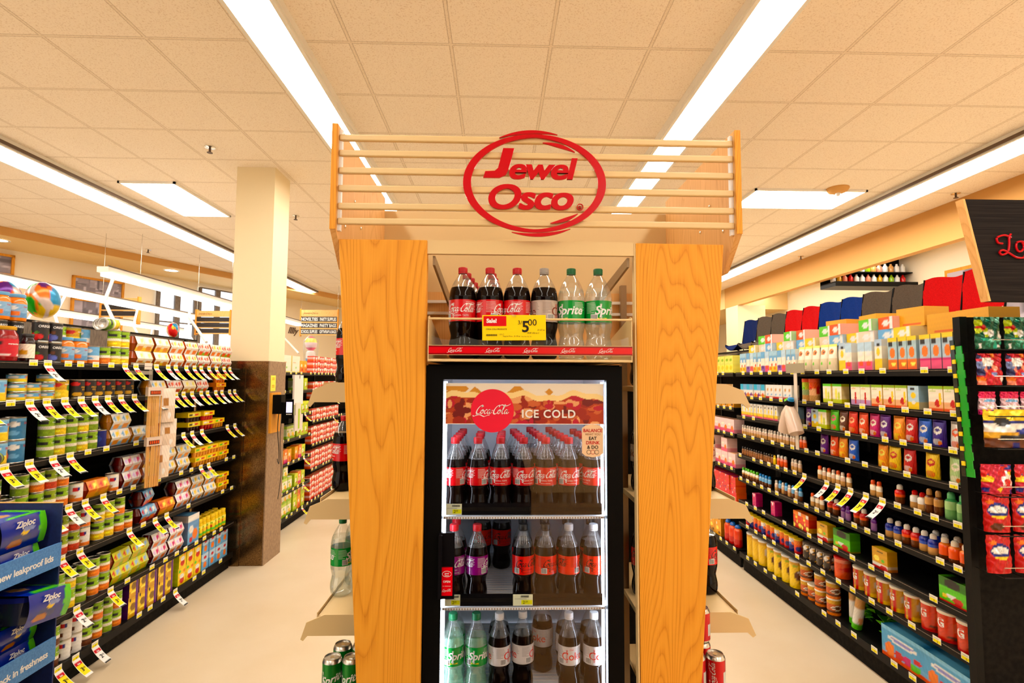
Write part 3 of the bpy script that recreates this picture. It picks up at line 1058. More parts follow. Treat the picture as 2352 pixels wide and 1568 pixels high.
# ------------------------------------------------------------------ top tray with the large bottles
def tray():
    r = empty('bottle_tray', (.103, 1.66, 1.80))
    tag(r, 'cream metal shelf tray with red branded strip holding six large soda bottles', 'shelf')
    T = Matrix.Translation((-.103, -1.66, -1.80))
    def add(name, b):
        me = b.mesh(name); me.transform(T); return obj(name, me, r)
    b = MB(); b.box(-.212, 1.665, 1.800, .418, 2.30, 1.806, 'cream_metal'); add('tray_floor', b)
    for x in (-.2135, .4165):
        b = MB(); b.prism([(1.655, 1.797), (1.655, 1.934), (1.675, 1.940), (2.02, 1.88), (2.30, 1.83), (2.30, 1.797)], x - .0015, x + .0015, 'cream_metal', axis='x'); add('tray_side', b)
    b = MB(); b.tube([(-.213, 1.655, 1.929), (.417, 1.655, 1.929)], .0035, 10, 'cream_metal'); add('front_wire', b)
    b = MB(); b.tube([(-.213, 1.657, 1.800), (.417, 1.657, 1.800)], .0035, 10, 'cream_metal')
    for i in range(27):
        x = -.2 + i * .0232
        b.tube([(x, 1.66, 1.800), (x, 1.70, 1.8035)], .0015, 5, 'cream_metal')
    add('bottom_wire', b)
    b = MB()
    def rc(u, v):
        k = abs(v - .5) * 2
        return lin((216, 10, 24)) if k < .8 else lin((130, 4, 14))
    b.box(-.212, 1.655, 1.817, .417, 1.662, 1.8475, 'cream_metal')
    b.grid(lambda u, v: (-.212 + u * .629, 1.6545, 1.8185 + v * .0275), 2, 10, 'print_gloss', rc)
    for i in range(5):
        cx = -.1308 + i * .1165
        b.glyphs(SCRIPT, lambda x, y: (cx + x, 1.6538, 1.8275 + y), .0108, 'print_gloss', WHITE)
    add('brand_strip', b)
    b = MB()
    b.grid(lambda u, v: (-.205 + u * .615, 1.6685 + .002 * sin(u * 25), 1.847 + v * (.030 - .012 * abs(sin(u * pi * 6)))), 60, 2, 'clear_pet'); add('clear_guard', b)
    return r


tray()
big = [('cola', -.12, 'with the wordmark facing front, leftmost of the six on the tray'), ('cola', -1.75, 'showing its nutrition facts, second from left on the tray'),
       ('cola', -.85, 'third from left on the tray, wordmark turned left'), ('diet_big', 1.45, 'with grey cap, fourth from left on the tray'),
       ('sprite', -.3, 'fifth from left on the tray with green cap'), ('sprite', .55, 'rightmost of the six on the tray')]
for i, (k, rz, t) in enumerate(big):
    nm = {'cola': 'large cola bottle', 'diet_big': 'large diet cola bottle', 'sprite': 'large clear lemon-lime bottle'}[k]
    bottle(k, 'big', -.116 + i * .0893, 1.755, 1.806, rz * 1.0, nm + ' ' + t, 'large soda bottles on the tray')
for i, n_, dx in ((0, 5, .008), (1, 4, .006)):
    for j in range(n_):
        bottle('cola', 'big', -.116 + i * .0893 + dx * (j + 1), 1.755 + .093 * (j + 1), 1.806, 1.0 + j,
               'large red capped cola bottle, %s behind the %s bottle on the tray' % (nth(j + 1), ('leftmost', 'second')[i]), 'large soda bottles on the tray')


def sale_sign():
    r = empty('sale_sign', (.05, 1.648, 1.902)); r.rotation_euler = (0, radians(-.6), 0)
    tag(r, 'large yellow sale card clipped to front wire of the top soda tray', 'sign')
    b = MB()
    w, h = .196, .078
    b.box(-w / 2, 0, -h / 2, w / 2, .0015, h / 2, 'paper', YEL)
    b.box(-w / 2 + .004, -.0006, h / 2 - .034, -w / 2 + .074, .0, h / 2 - .003, 'paper', lin((216, 20, 26)))
    b.box(-w / 2 + .004, -.0006, h / 2 - .034, -w / 2 + .026, .0, h / 2 - .0345, 'paper', YEL)
    def t(s, x, z, size, col=(.02, .015, .01), bold=.02, sh=0, mirror=1):
        g = text_geo(s, bold, sh)
        b.glyphs(g, lambda gx, gy: (x + gx - g[2][0] * size, -.0012, z + gy), size, 'paper', col)
    t('Sale!', -w / 2 + .013, h / 2 - .0235, .0125, WHITE, .06)
    t('COCA COLA PRODUCTS', -w / 2 + .011, -.0065, .0042)
    t('3/', .012, .010, .0125, bold=.0); t('5', .0245, -.013, .035, bold=.03); t('00', .043, .0065, .0205, bold=.0)
    t('SAVE  67\u00a2 on 3', .040, -.0185, .0042, sh=.2); t('$1.67 ea', .072, -.0095, .0048, bold=0, sh=.2)
    t('Regular Price   $1.99 ea', -.034, -.028, .004, bold=0); t('1.25 LT', -.046, -.0225, .0038, bold=0)
    t('Thru Tue. Apr. 30', .022, -.029, .003, bold=0)
    for i in range(16):
        x = -w / 2 + .012 + i * .0022
        b.box(x, -.0012, -.0255, x + (.0012 if i % 3 else .0006), -.0005, -.020, 'paper', (.02, .015, .01))
    b.build('sale_card', r)
    c = MB(); c.box(-.006, -.004, h / 2 - .006, .006, .006, h / 2 + .002, 'clear_pet'); c.build('clip', r)


sale_sign()

# ------------------------------------------------------------------ glass door cooler
FX0, FX1, FY, FB = -.2225, .395, 1.70, 2.28


def cooler():
    r = empty('drinks_cooler', (.086, FY, 0))
    tag(r, 'tall black glass door drinks cooler filled with small soda bottles', 'cooler')
    T = Matrix.Translation((-.086, -FY, 0))
    def add(name, b, parent=r, **kw):
        me = b.mesh(name, **kw); me.transform(T); return obj(name, me, parent)
    b = MB()
    b.box(FX0, 1.735, 0, FX0 + .03, FB, 1.79, 'black_plastic'); b.box(FX1 - .03, 1.735, 0, FX1, FB, 1.79, 'black_plastic')
    b.box(FX0, 1.735, 1.755, FX1, FB, 1.79, 'black_plastic'); b.box(FX0, FB, 0, FX1, FB + .02, 1.79, 'black_plastic')
    b.box(FX0, 1.735, 0, FX1, FB, .20, 'black_plastic')
    add('cabinet', b)
    b = MB()
    b.box(FX0 + .03, FB - .012, .2, FX1 - .03, FB, 1.755, 'cooler_white'); b.box(FX0 + .03, 1.75, .2, FX0 + .034, FB - .012, 1.755, 'cooler_white')
    b.box(FX1 - .034, 1.75, .2, FX1 - .03, FB - .012, 1.755, 'cooler_white'); b.box(FX0 + .034, 1.75, 1.745, FX1 - .034, FB - .012, 1.755, 'cooler_white')
    add('liner', b)
    # door frame of four mitred bars
    b = MB()
    xo0, xo1, zo0, zo1 = FX0, FX1, .16, 1.786
    xi0, xi1, zi0, zi1 = -.170, .345, .24, 1.742
    for q in (((xo0, zo1), (xo1, zo1), (xi1, zi1), (xi0, zi1)), ((xo0, zo0), (xi0, zi0), (xi1, zi0), (xo1, zo0)), ((xo0, zo0), (xo0, zo1), (xi0, zi1), (xi0, zi0)), ((xo1, zo0), (xi1, zi0), (xi1, zi1), (xo1, zo1))):
        b.prism(list(q), 1.700, 1.733, 'black_plastic', axis='y')
    door = add('door', b)
    b = MB(); b.box(xi0, 1.712, zi0, xi1, 1.716, zi1, 'door_glass'); add('door_glass', b, door)
    b = MB()
    b.box(-.176, 1.690, 1.075, -.128, 1.701, 1.272, 'black_gloss'); b.box(-.176, 1.675, 1.080, -.165, 1.690, 1.268, 'black_gloss'); add('door_handle', b, door)
    # red OPEN plate
    b = MB()
    b.box(-.1665, 1.682, 1.088, -.133, 1.6895, 1.170, 'print_gloss', RED)
    def t(s, x, z, size, g=None, bold=.02):
        g = g or text_geo(s, bold)
        b.glyphs(g, lambda gx, gy: (x + gx, 1.6812, z + gy), size, 'print_gloss', WHITE)
    t('OPEN', -.150, 1.127, .0062)
    t('for refreshment', -.150, 1.1155, .0028, bold=0)
    t('', -.150, 1.101, .0068, SCRIPT)
    t('Jewel', -.150, 1.1525, .0042, bold=.03); t('Osco', -.150, 1.1465, .0042, bold=.03)
    ell = [(-.150 + .0135 * cos(a), 1.1525 + .0085 * sin(a)) for a in [2 * pi * i / 30 for i in range(31)]]
    v, f = ribbon(ell, .0012, .0012, n=1)
    b.glyphs((v, f), lambda gx, gy: (gx, 1.6810, gy), 1, 'print_gloss', WHITE)
    add('open_plate', b, door)
    # banner decal on the glass: iced cola picture, red disc, ICE COLD
    b = MB()
    rr = random.Random(11)
    ice = [(rr.random(), rr.uniform(.55, .95), rr.uniform(.02, .07)) for _ in range(9)]
    blobs = [(rr.random(), rr.random() * .75, rr.uniform(.01, .05), rr.uniform(.04, .13), rr.choice([lin((150, 50, 40)), lin((196, 116, 90)), lin((110, 36, 34)), lin((226, 170, 130)), lin((180, 70, 80))])) for _ in range(150)]
    def bc(u, v):
        top = .62 + .06 * sin(u * 17) + .03 * sin(u * 41)
        if v > top + .14:
            c = lin((232, 222, 206))
            for x, y, w in ice:
                if abs(u - x) + abs(v - y) * .3 < w and v < .93:
                    c = lin((205, 150, 90))
            return c
        if v > top:
            return lin((240, 214, 160))
        c = lin((172, 76, 58))
        for x, y, a, e, q in blobs:
            if ((u - x) / a) ** 2 + ((v - y) / e) ** 2 < 1:
                c = q
        n = .5 + .5 * sin(u * 913 + v * 577) * sin(u * 311 - v * 733)
        return tuple(x * (.75 + .5 * n) for x in c)
    b.grid(lambda u, v: (-.163 + u * .500, 1.7105, 1.603 + v * .126), 210, 56, 'print', bc)
    b.box(-.164, 1.7102, 1.7288, .338, 1.7108, 1.7305, 'print', WHITE)
    b.box(-.164, 1.7102, 1.6015, .338, 1.7108, 1.6035, 'print', WHITE)
    add('ice_banner', b, door)
    b = MB()
    b.lathe([(.068, 0), (.068, .001)], 64, 'print', lin((228, 60, 76)))
    me = b.mesh('red_disc'); me.transform(Matrix.Translation((-.0155, 1.710, 1.644)) @ Matrix.Rotation(pi / 2, 4, 'X')); me.transform(T); obj('red_disc', me, door)
    b = MB(); b.glyphs(SCRIPT, lambda x, y: (-.0155 + x, 1.7078, 1.634 + y), .0268, 'print', WHITE); add('disc_wordmark', b, door)
    b = MB(); g = text_geo('ICE COLD', .03, 0, 1.12)
    b.glyphs(g, lambda x, y: (.078 + x - g[2][0] * .0255, 1.7078, 1.623 + y), .0255, 'print', (.8, .78, .76)); add('banner_lettering', b, door)
    # balance decal
    b = MB()
    P = [(.268 + .0, 1.512), (.280, 1.503), (.302, 1.499), (.324, 1.503), (.336, 1.512), (.336, 1.590), (.324, 1.599), (.302, 1.603), (.280, 1.599), (.268, 1.590)]
    b.prism(P, 1.7085, 1.7105, 'print', lin((232, 200, 168)), axis='y')
    for s, z, sz, c in (('BALANCE', 1.578, .0105, lin((190, 20, 30))), ('WHAT YOU', 1.568, .0065, (.35, .2, .12)), ('EAT', 1.5535, .0105, BLACK), ('DRINK', 1.540, .0105, lin((190, 20, 30))), ('& DO', 1.526, .0105, BLACK)):
        g = text_geo(s, .03)
        k_ = min(1, .060 / ((g[2][1] - g[2][0]) * sz))
        b.glyphs(g, lambda x, y: (.302 + x * k_, 1.7078, z + y), sz, 'print', c)
    for i, c in ((-1, BLACK), (0, lin((190, 20, 30))), (1, BLACK)):
        e = [(.302 + i * .0125 + .0065 * cos(a), 1.5155 + .0065 * sin(a)) for a in [2 * pi * q / 24 for q in range(25)]]
        v, f = ribbon(e, .0013, .0013, n=1)
        b.glyphs((v, f), lambda x, y: (x, 1.7078, y), 1, 'print', c)
    add('balance_decal', b, door)
    # LED tubes behind both door edges, shelves with dark price lips and lit white edge
    for x in (-.165, .338):
        b = MB(); b.box(x - .004, 1.738, .26, x + .004, 1.744, 1.735, 'led_tube'); add('led_tube', b)
    b = MB(); b.box(-.155, 1.745, 1.700, .33, 1.752, 1.706, 'led_tube'); add('led_tube', b)
    for k, z in enumerate((1.315, 1.036, .757, .48)):
        b = MB(); b.box(-.186, 1.745, z - .006, .36, 2.25, z - .001, 'cooler_white')
        for i in range(24):
            b.box(-.186, 1.75 + i * .0208, z - .001, .36, 1.753 + i * .0208, z, 'fixture_white')
        sh = add('cooler_shelf', b)
        b = MB(); b.box(-.160, 1.734, z + .0, .335, 1.738, z + .036, 'black_gloss'); b.box(-.160, 1.733, z + .012, .335, 1.734, z + .024, 'back_panel_dark'); add('price_lip', b, sh)
        b = MB(); b.box(-.168, 1.732, z - .012, .342, 1.745, z - .004, 'cooler_white')
        for i in range(60):
            b.box(-.166 + i * .00845, 1.7314, z - .011, -.163 + i * .00845, 1.732, z - .006, 'cream_metal_dark')
        add('shelf_edge', b, sh)
    return r


cooler()


def cooler_tag(x, z, w, label):
    b = MB(); b.box(0, 0, 0, w, .001, .034, 'paper', lin((226, 232, 205)))
    b.box(w * .42, -.0004, .004, w * .98, 0, .017, 'paper', lin((226, 232, 60)))
    g = text_geo('2', .0); b.glyphs(g, lambda gx, gy: (w * .55 + gx, -.0008, .006 + gy), .010, 'paper', BLACK)
    g = text_geo('29', .0); b.glyphs(g, lambda gx, gy: (w * .68 + gx, -.0008, .0095 + gy), .006, 'paper', BLACK)
    for i in range(14):
        b.box(w * .4 + i * .0018, -.0006, .025, w * .4 + i * .0018 + .0009, 0, .031, 'paper', BLACK)
    b.box(w * .08, -.0006, .020, w * .7, 0, .021, 'paper', (.3, .3, .3))
    o = b.build('price_tag'); o.location = (x, 1.7322, z)
    tag(o, label, 'price tag', 'price tags inside the cooler')


cooler_tag(-.160, 1.316, .050, 'white price tag at left end of the upper cooler shelf')
cooler_tag(-.160, 1.037, .048, 'white price tag at left end of the middle cooler shelf')
cooler_tag(.053, 1.037, .062, 'white price tag at centre of the middle cooler shelf')
cooler_tag(-.160, .758, .048, 'white price tag at left end of the lowest visible cooler shelf')

CX = [-.137, -.0625, .0115, .087, .160, .2355, .3165]
G1 = 'cola bottles on the upper cooler shelf'
rot = [-1.3, -1.45, -.05, .4, -.1, .15, -1.1]
desc = 'small red capped cola bottle'
for i, x in enumerate(CX):
    bottle('cola', 'small', x, 1.785, 1.315, rot[i] + 0, '%s, %s from left in front row of the upper cooler shelf' % (desc, nth(i + 1)), G1)
    nb = [4, 2, 3, 4, 5, 5, 4][i]
    for j in range(nb):
        off = 1.5 if i == 1 and j else 1
        bottle('cola', 'small', x + (.002 * (j + 1) if i < 3 else -.006 * (j + 1)), 1.785 + .0735 * (j + 1) + (.06 if i == 1 else 0), 1.315, rot[i] + j,
               'small cola bottle, %s behind the %s front bottle on the upper cooler shelf' % (nth(j + 1), nth(i + 1)), G1)
G2 = 'soda bottles on the middle cooler shelf'
row2 = [(0, 'cherry', .1, 0), (0, 'cherry', .6, 1), (1, 'cherry', -1.4, 0), (3, 'zero', .35, 0), (3, 'zero', .4, 1), (4, 'zero', .8, 0), (4, 'zero', .3, 1),
        (5, 'zero_clear_cap', 1.7, 0), (5, 'zero', 1.2, 1), (6, 'zero_clear_cap', .2, 0), (6, 'zero', 1.2, 1), (2, 'zero', .3, 4), (1, 'zero', .3, 4), (2, 'cherry', .3, 5)]
for i, k, rz, j in row2:
    nm = {'cherry': 'purple labelled cherry cola bottle', 'zero': 'red labelled black capped cola bottle', 'zero_clear_cap': 'orange-red labelled cola bottle with pale cap'}[k]
    bottle(k, 'small', CX[i] + .002 * j, 1.785 + .0735 * j, 1.036, rz, '%s, %s column on middle cooler shelf, %s' % (nm, nth(i + 1), 'front' if j == 0 else 'row ' + str(_ones[j + 1])), G2)
G3 = 'soda bottles on the lowest visible cooler shelf'
row3 = [(0, 'sprite_green', .6, 0, 0), (0, 'sprite_green', .5, 1, .0), (1, 'sprite_green', .35, 0, 0), (2, 'diet', -1.75, 0, 0), (2, 'diet', .4, 1, 0), (3, 'diet', -1.6, .15, 0),
        (4, 'diet', -.8, 1.6, 0), (5, 'diet', .2, 0, 0), (5, 'diet', .8, 1, 0), (6, 'diet', .35, 0, 0), (6, 'diet', .8, 1, 0)]
for i, k, rz, j, dz in row3:
    nm = {'sprite_green': 'green lemon-lime bottle', 'diet': 'silver labelled diet cola bottle'}[k]
    bottle(k, 'small', CX[i], 1.785 + .0735 * j, .757, rz, '%s, %s column on lowest visible cooler shelf, %s' % (nm, nth(i + 1), 'front' if j < .5 else 'behind'), G3)

# bottles and cans on the flanks of the kiosk
GL = 'bottles on the side shelves left of the kiosk'
bottle('cola', 'big', -.668, 2.27, 1.7155, -.5 - .9, 'large cola bottle on the top side shelf left of the wooden kiosk', GL).location.x = -.632
bottle('cola', 'big', -.637, 2.26, 1.2855, -1.2, 'large cola bottle on the middle side shelf left of the wooden kiosk', GL).location.x = -.632
bottle('sprite', 'big', -.628, 2.26, .8705, -1.55, 'large lemon-lime bottle on the lowest side shelf left of the kiosk', GL)
for z, k, t in ((1.7155, 'cola', 'top'), (1.2855, 'cola', 'middle'), (.8705, 'sprite', 'lowest')):
    for j in range(1, 5):
        bottle(k, 'big', -.60, 2.27 + .1 * j, z, -1.3, 'large bottle, %s behind the front one on the %s side shelf left of kiosk' % (nth(j), t), GL)
GR = 'bottles on the side shelves right of the kiosk'
for z, k, t in ((1.7155, 'cola', 'top'), (1.2855, 'diet_big', 'middle'), (.8705, 'zero', 'lowest')):
    bottle(k, 'big', .868, 2.26, z, 1.2, '%s bottle at outer end of %s side shelf right of kiosk' % ({'cola': 'large cola', 'diet_big': 'large diet cola', 'zero': 'large black capped cola'}[k], t), GR)
    for j in range(1, 3):
        bottle(k, 'big', .868 - .125 * j - .02, 2.24, z, .8 * j, 'large dark bottle seen in the gap beside the cooler, %s side shelf, %s inward' % (t, nth(j)), GR)
GC = 'soda cans stacked left of the kiosk'
CZ = .55
for (x, y, n, k, t) in ((-.560, 1.93, 2, 'sprite', 'front left'), (-.4925, 1.93, 2, 'sprite', 'front right'), (-.550, 2.02, 2, 'sprite', 'second row left'), (-.483, 2.02, 2, 'sprite', 'second row right'), (-.498, 2.11, 3, 'diet', 'rear')):
    for j in range(n):
        soda_can(k, x, y, CZ + j * .1195, .0 + (.3 if x < -.52 else -.2), '%s can, %s stack on the can shelf left of the kiosk, %s' % ('green lemon-lime' if k == 'sprite' else 'silver diet cola', t, ('bottom', 'second', 'third')[j]), GC)
GC = 'soda cans stacked right of the kiosk'
for (x, y, n, t) in ((.768, 1.93, 2, 'front outer'), (.699, 1.93, 2, 'front inner'), (.752, 2.02, 3, 'second row'), (.745, 2.11, 3, 'rear')):
    for j in range(n):
        soda_can('cola', x, y, CZ + j * .1195, -.6, 'red cola can, %s stack on the can shelf right of the kiosk, %s' % (t, ('bottom', 'second', 'third')[j]), GC)

# ------------------------------------------------------------------ packaged goods
def art(bands, blobs=(), noise=0.0, seed=0):
    """bands: [(v_low, colour), ...] bottom to top; blobs: (u, v, ru, rv, colour[, 'r' for rectangle])"""
    def f(u, v):
        c = bands[0][1]
        for v0, col in bands:
            if v >= v0:
                c = col
        for bl in blobs:
            x, y, a, e, q = bl[:5]
            if len(bl) > 5:
                if abs(u - x) < a and abs(v - y) < e:
                    c = q
            elif ((u - x) / a) ** 2 + ((v - y) / e) ** 2 < 1:
                c = q
        if noise:
            n = sin(u * 91.7 + v * 57.3 + seed) * sin(u * 37.1 - v * 83.9 + seed * 2)
            c = tuple(max(0, x * (1 + noise * n)) for x in c)
        return c
    return f


PR = {}


def reg(key, noun, desc, w, d, h, parts):
    PR[key] = dict(noun=noun, desc=desc, w=w, d=d, h=h, parts=parts)


def R_text(b, items, put_for, mat='print'):
    for s, x, y, size, col in items:
        b.glyphs(text_geo(s, .03, .1), lambda gx, gy: put_for(x + gx, y + gy), size, mat, col)


def mk_can(key, desc, r, h, fn, texts=(), noun='food_can'):
    b = MB()
    b.lathe([(r * .93, 0), (r, .001), (r, .004), (r * .975, .006), (r * .97, h - .006), (r, h - .004), (r, h), (r * .93, h), (r * .91, h - .004), (r * .6, h - .0035), (r * .55, h - .0045)], 20, 'tin')
    l = MB(); R = r * .985
    l.grid(lambda u, v: (R * sin((u - .5) * 2 * pi), -R * cos((u - .5) * 2 * pi), .006 + v * (h - .012)), 40, 18, 'print', lambda u, v: fn((u * 2) % 1, v), closed_u=True)
    for a0 in (0, pi):
        for s, x, y, size, col in texts:
            l.glyphs(text_geo(s, .03, .1), wrap(R + .0005, a0 + x / R, y), size, 'print', col)
    reg(key, noun, desc, 2 * r + .003, 2 * r, h, [(noun, b.mesh(noun)), ('paper_label', l.mesh('paper_label'))])


def mk_jar(key, desc, r, h, lid, content, fn, texts=(), noun='glass_jar', lh=.018):
    b = MB()
    b.lathe([(r * .8, 0), (r * .97, .004), (r, .012), (r, h * .68), (r * .93, h * .78), (r * .76, h - lh - .004), (r * .76, h - lh)], 24, 'print_gloss', content)
    c = MB(); c.lathe([(r * .82, h - lh), (r * .84, h - lh + .002), (r * .84, h - .002), (r * .80, h)], 24, 'print', lid)
    l = MB(); R = r + .0005
    l.grid(lambda u, v: (R * sin((u - .5) * 2 * pi), -R * cos((u - .5) * 2 * pi), h * .14 + v * h * .5), 32, 10, 'print', lambda u, v: fn((u * 2) % 1, v), closed_u=True)
    for a0 in (0, pi):
        for s, x, y, size, col in texts:
            l.glyphs(text_geo(s, .03, .1), wrap(R + .0005, a0 + x / R, y), size, 'print', col)
    reg(key, noun, desc, 2 * r + .004, 2 * r, h, [(noun, b.mesh(noun)), ('lid', c.mesh('lid')), ('paper_label', l.mesh('paper_label'))])


def mk_box(key, desc, w, d, h, fn, side, top, texts=(), noun='carton', nu=20, nv=20, mat='print_sleeve'):
    b = MB()
    k = len(b.v)
    x0, x1, y0, y1 = -w / 2, w / 2, -d / 2, d / 2
    b.grid(lambda u, v: (x0 + u * w, y0, v * h), nu, nv, mat, fn)
    b.grid(lambda u, v: (x1 - u * w, y1, v * h), 2, 2, mat, lambda u, v: side)
    b.grid(lambda u, v: (x1, y0 + u * d, v * h), 4, nv, mat, lambda u, v: tuple(.5 * a + .5 * c for a, c in zip(side, fn(.04, v))))
    b.grid(lambda u, v: (x0, y1 - u * d, v * h), 4, nv, mat, lambda u, v: tuple(.5 * a + .5 * c for a, c in zip(side, fn(.96, v))))
    b.grid(lambda u, v: (x0 + u * w, y0 + v * d, h), 4, 4, mat, lambda u, v: top if .1 < u < .9 else side)
    b.grid(lambda u, v: (x1 - u * w, y0 + v * d, 0), 1, 1, mat, lambda u, v: side)
    for s, x, y, size, col in texts:
        b.glyphs(text_geo(s, .03, .1), lambda gx, gy: (x + gx, y0 - .0006, y + gy), size, mat, col)
    reg(key, noun, desc, w + .003, d, h, [(noun, b.mesh(noun))])


def mk_pouch(key, desc, w, d, h, fn, texts=(), noun='pouch', mat='print_foil', wob=0.0):
    b = MB()
    def th(u, v):
        e = max(0, sin(pi * u)) ** .45
        q = (1 - v) ** .7 * 1.0 if v > .3 else .72 + .06 * v / .3
        t = d / 2 * e * min(1, q * 1.15) * (1 if v < .93 else .15)
        return t
    def wob_(u, v):
        return wob * sin(u * 17 + v * 9) * sin(v * 21)
    b.grid(lambda u, v: (-w / 2 + u * w, -th(u, v) - .0008 - wob_(u, v), v * h), 26, 26, mat, fn)
    b.grid(lambda u, v: (w / 2 - u * w, th(u, v) + .0008, v * h), 12, 12, mat, lambda u, v: fn(u, v))
    for s, x, y, size, col in texts:
        b.glyphs(text_geo(s, .04, .1), lambda gx, gy: (x + gx, -th((x + gx) / w + .5, (y + gy) / h) - .003, y + gy), size, mat, col)
    reg(key, noun, desc, w + .004, d, h, [(noun, b.mesh(noun, angle=60))])


def mk_bottle(key, desc, r, h, body, capc, fn=None, noun='squeeze_bottle', cap_h=.25, oval=.7):
    b = MB()
    def sc(P, cols, n=16):
        k = len(b.v)
        for rr, z in P:
            for i in range(n):
                a = 2 * pi * i / n
                b.v.append((rr * cos(a), rr * sin(a) * oval, z))
        for j in range(len(P) - 1):
            for i in range(n):
                q = k + j * n + i; c = k + j * n + (i + 1) % n
                b.face((q, c, c + n, q + n), 'print_gloss', cols[j](((i + .5) / n - .5) % 1, (P[j][1]) / h))
        b.face([k + (len(P) - 1) * n + i for i in range(n)], 'print_gloss', cols[-1](0, 1))
    z1 = h * (1 - cap_h)
    f = fn or (lambda u, v: body)
    P = [(r * .9, 0), (r, h * .04), (r, h * .2), (r * .97, h * .36), (r, h * .5), (r * .95, z1 * .88), (r * .55, z1)]
    sc(P, [f] * 6)
    c = MB(); c.lathe([(r * .60, z1), (r * .58, h * .93), (r * .35, h)], 14, 'print_gloss', capc)
    reg(key, noun, desc, 2 * r + .006, 2 * r * oval, h, [(noun, b.mesh(noun, angle=50)), ('cap', c.mesh('cap'))])


def mk_tub(key, desc, r, h, fn, lid, texts=(), noun='canister', taper=1.0, lh=.1):
    b = MB()
    zl = h * (1 - lh)
    b.grid(lambda u, v: ((r * (taper + (1 - taper) * v)) * sin((u - .5) * 2 * pi), -(r * (taper + (1 - taper) * v)) * cos((u - .5) * 2 * pi), v * zl), 28, 14, 'print_gloss',
           lambda u, v: fn((u * 2) % 1, v), closed_u=True)
    for a0 in (0, pi):
        for s, x, y, size, col in texts:
            b.glyphs(text_geo(s, .05), wrap(r + .0008, a0 + x / r, y), size, 'print_gloss', col)
    c = MB(); c.lathe([(r * 1.02, zl), (r * 1.03, h - .002), (r * .97, h)], 24, 'print', lid)
    reg(key, noun, desc, 2 * r + .004, 2 * r, h, [(noun, b.mesh(noun)), ('lid', c.mesh('lid'))])


def mk_cup_pack(key, desc, cup, fn, cup2=None):
    """sleeve of four fruit cups lying rim to rim: hexagonal end with the cups showing"""
    w, m, t, h = .172, .052, .031, .100
    hexa = [(-t, 0), (-m, h / 2), (-t, h), (t, h), (m, h / 2), (t, 0)]
    b = MB()
    n = len(hexa)
    for i in range(n):
        (ya, za), (yb, zb) = hexa[i], hexa[(i + 1) % n]
        L_ = {0: .5, 1: 1.0, 2: 1.5}.get(i)
        def pos(u, v, ya=ya, za=za, yb=yb, zb=zb):
            return (-w / 2 + u * w, ya + (yb - ya) * v, za + (zb - za) * v)
        vo = {0: 0, 1: .34, 2: .68}.get(i, 0)
        b.grid(pos, 14, 5, 'print_sleeve', lambda u, v, vo=vo: fn((u * 2) % 1, vo + v * .34))
    sleeve = b.mesh('fruit_cup_pack')
    parts = [('fruit_cup_pack', sleeve)]
    for sx in (-1, 1):
        c = MB(); x = sx * (w / 2 - .026)
        c.lathe([(.030, .001), (.046, .049), (.050, .050), (.046, .051), (.030, .099)], 14, 'print_gloss', cup, cols=[cup, cup2 or cup, cup2 or cup, cup], cx=x)
        parts.append(('cup', c.mesh('cup')))
    reg(key, 'fruit_cup_pack', desc, w + .010, .104, h, parts)


def mk_cup_tray(key, desc, cup, sleeve_c, fn, n=4):
    w = .044 * n + .0; h = .075
    b = MB()
    b.grid(lambda u, v: (-w / 2 + u * w, -.047 - .002, .040 + v * .036), 16, 5, 'print_sleeve', fn)
    b.box(-w / 2, -.0485, .0755, w / 2, .0485, .077, 'print_sleeve', sleeve_c)
    b.box(-w / 2, -.0485, .040, -w / 2 + .001, .0485, .0755, 'print_sleeve', sleeve_c)
    b.box(w / 2 - .001, -.0485, .040, w / 2, .0485, .0755, 'print_sleeve', sleeve_c)
    parts = [('fruit_cup_tray', b.mesh('fruit_cup_tray'))]
    for i in range(n):
        c = MB(); c.lathe([(.0155, 0), (.021, .046)], 12, 'print_gloss', cup, cx=-w / 2 + .022 + i * .044, cy=-.025)
        parts.append(('cup', c.mesh('cup')))
    reg(key, 'fruit_cup_tray', desc, w + .006, .1, h, parts)


cream = lin((244, 236, 218)); leaf = lin((150, 186, 70)); dkgreen = lin((70, 120, 40)); yellow = lin((246, 206, 30)); orange = lin((238, 122, 24))
paleg = lin((205, 215, 120)); black = (.012, .01, .01); white = (.82, .81, .78); gold = lin((214, 160, 40)); brown = lin((96, 50, 26)); redc = lin((205, 24, 22))
sky = lin((130, 180, 220)); navy = lin((24, 34, 120)); pink = lin((236, 120, 150)); mag = lin((205, 30, 110)); purple = lin((96, 40, 130)); lime = lin((90, 200, 30))
tan = lin((206, 160, 110)); coral = lin((238, 110, 80)); teal = lin((30, 150, 130)); peach = lin((244, 190, 150)); ltyel = lin((250, 236, 130)); salmon = lin((240, 160, 140))


def sig_art(bottom, top=leaf, mid=cream, seed=0):
    return art([(0, bottom), (.38, mid), (.55, top)], [(.25, .78, .22, .18, dkgreen), (.62, .74, .22, .08, black, 'r'), (.5, .16, .42, .13, bottom), (.3, .1, .12, .08, tuple(x * .6 for x in bottom)), (.72, .2, .1, .07, tuple(min(1, x * 1.5) for x in bottom))], .25, seed)


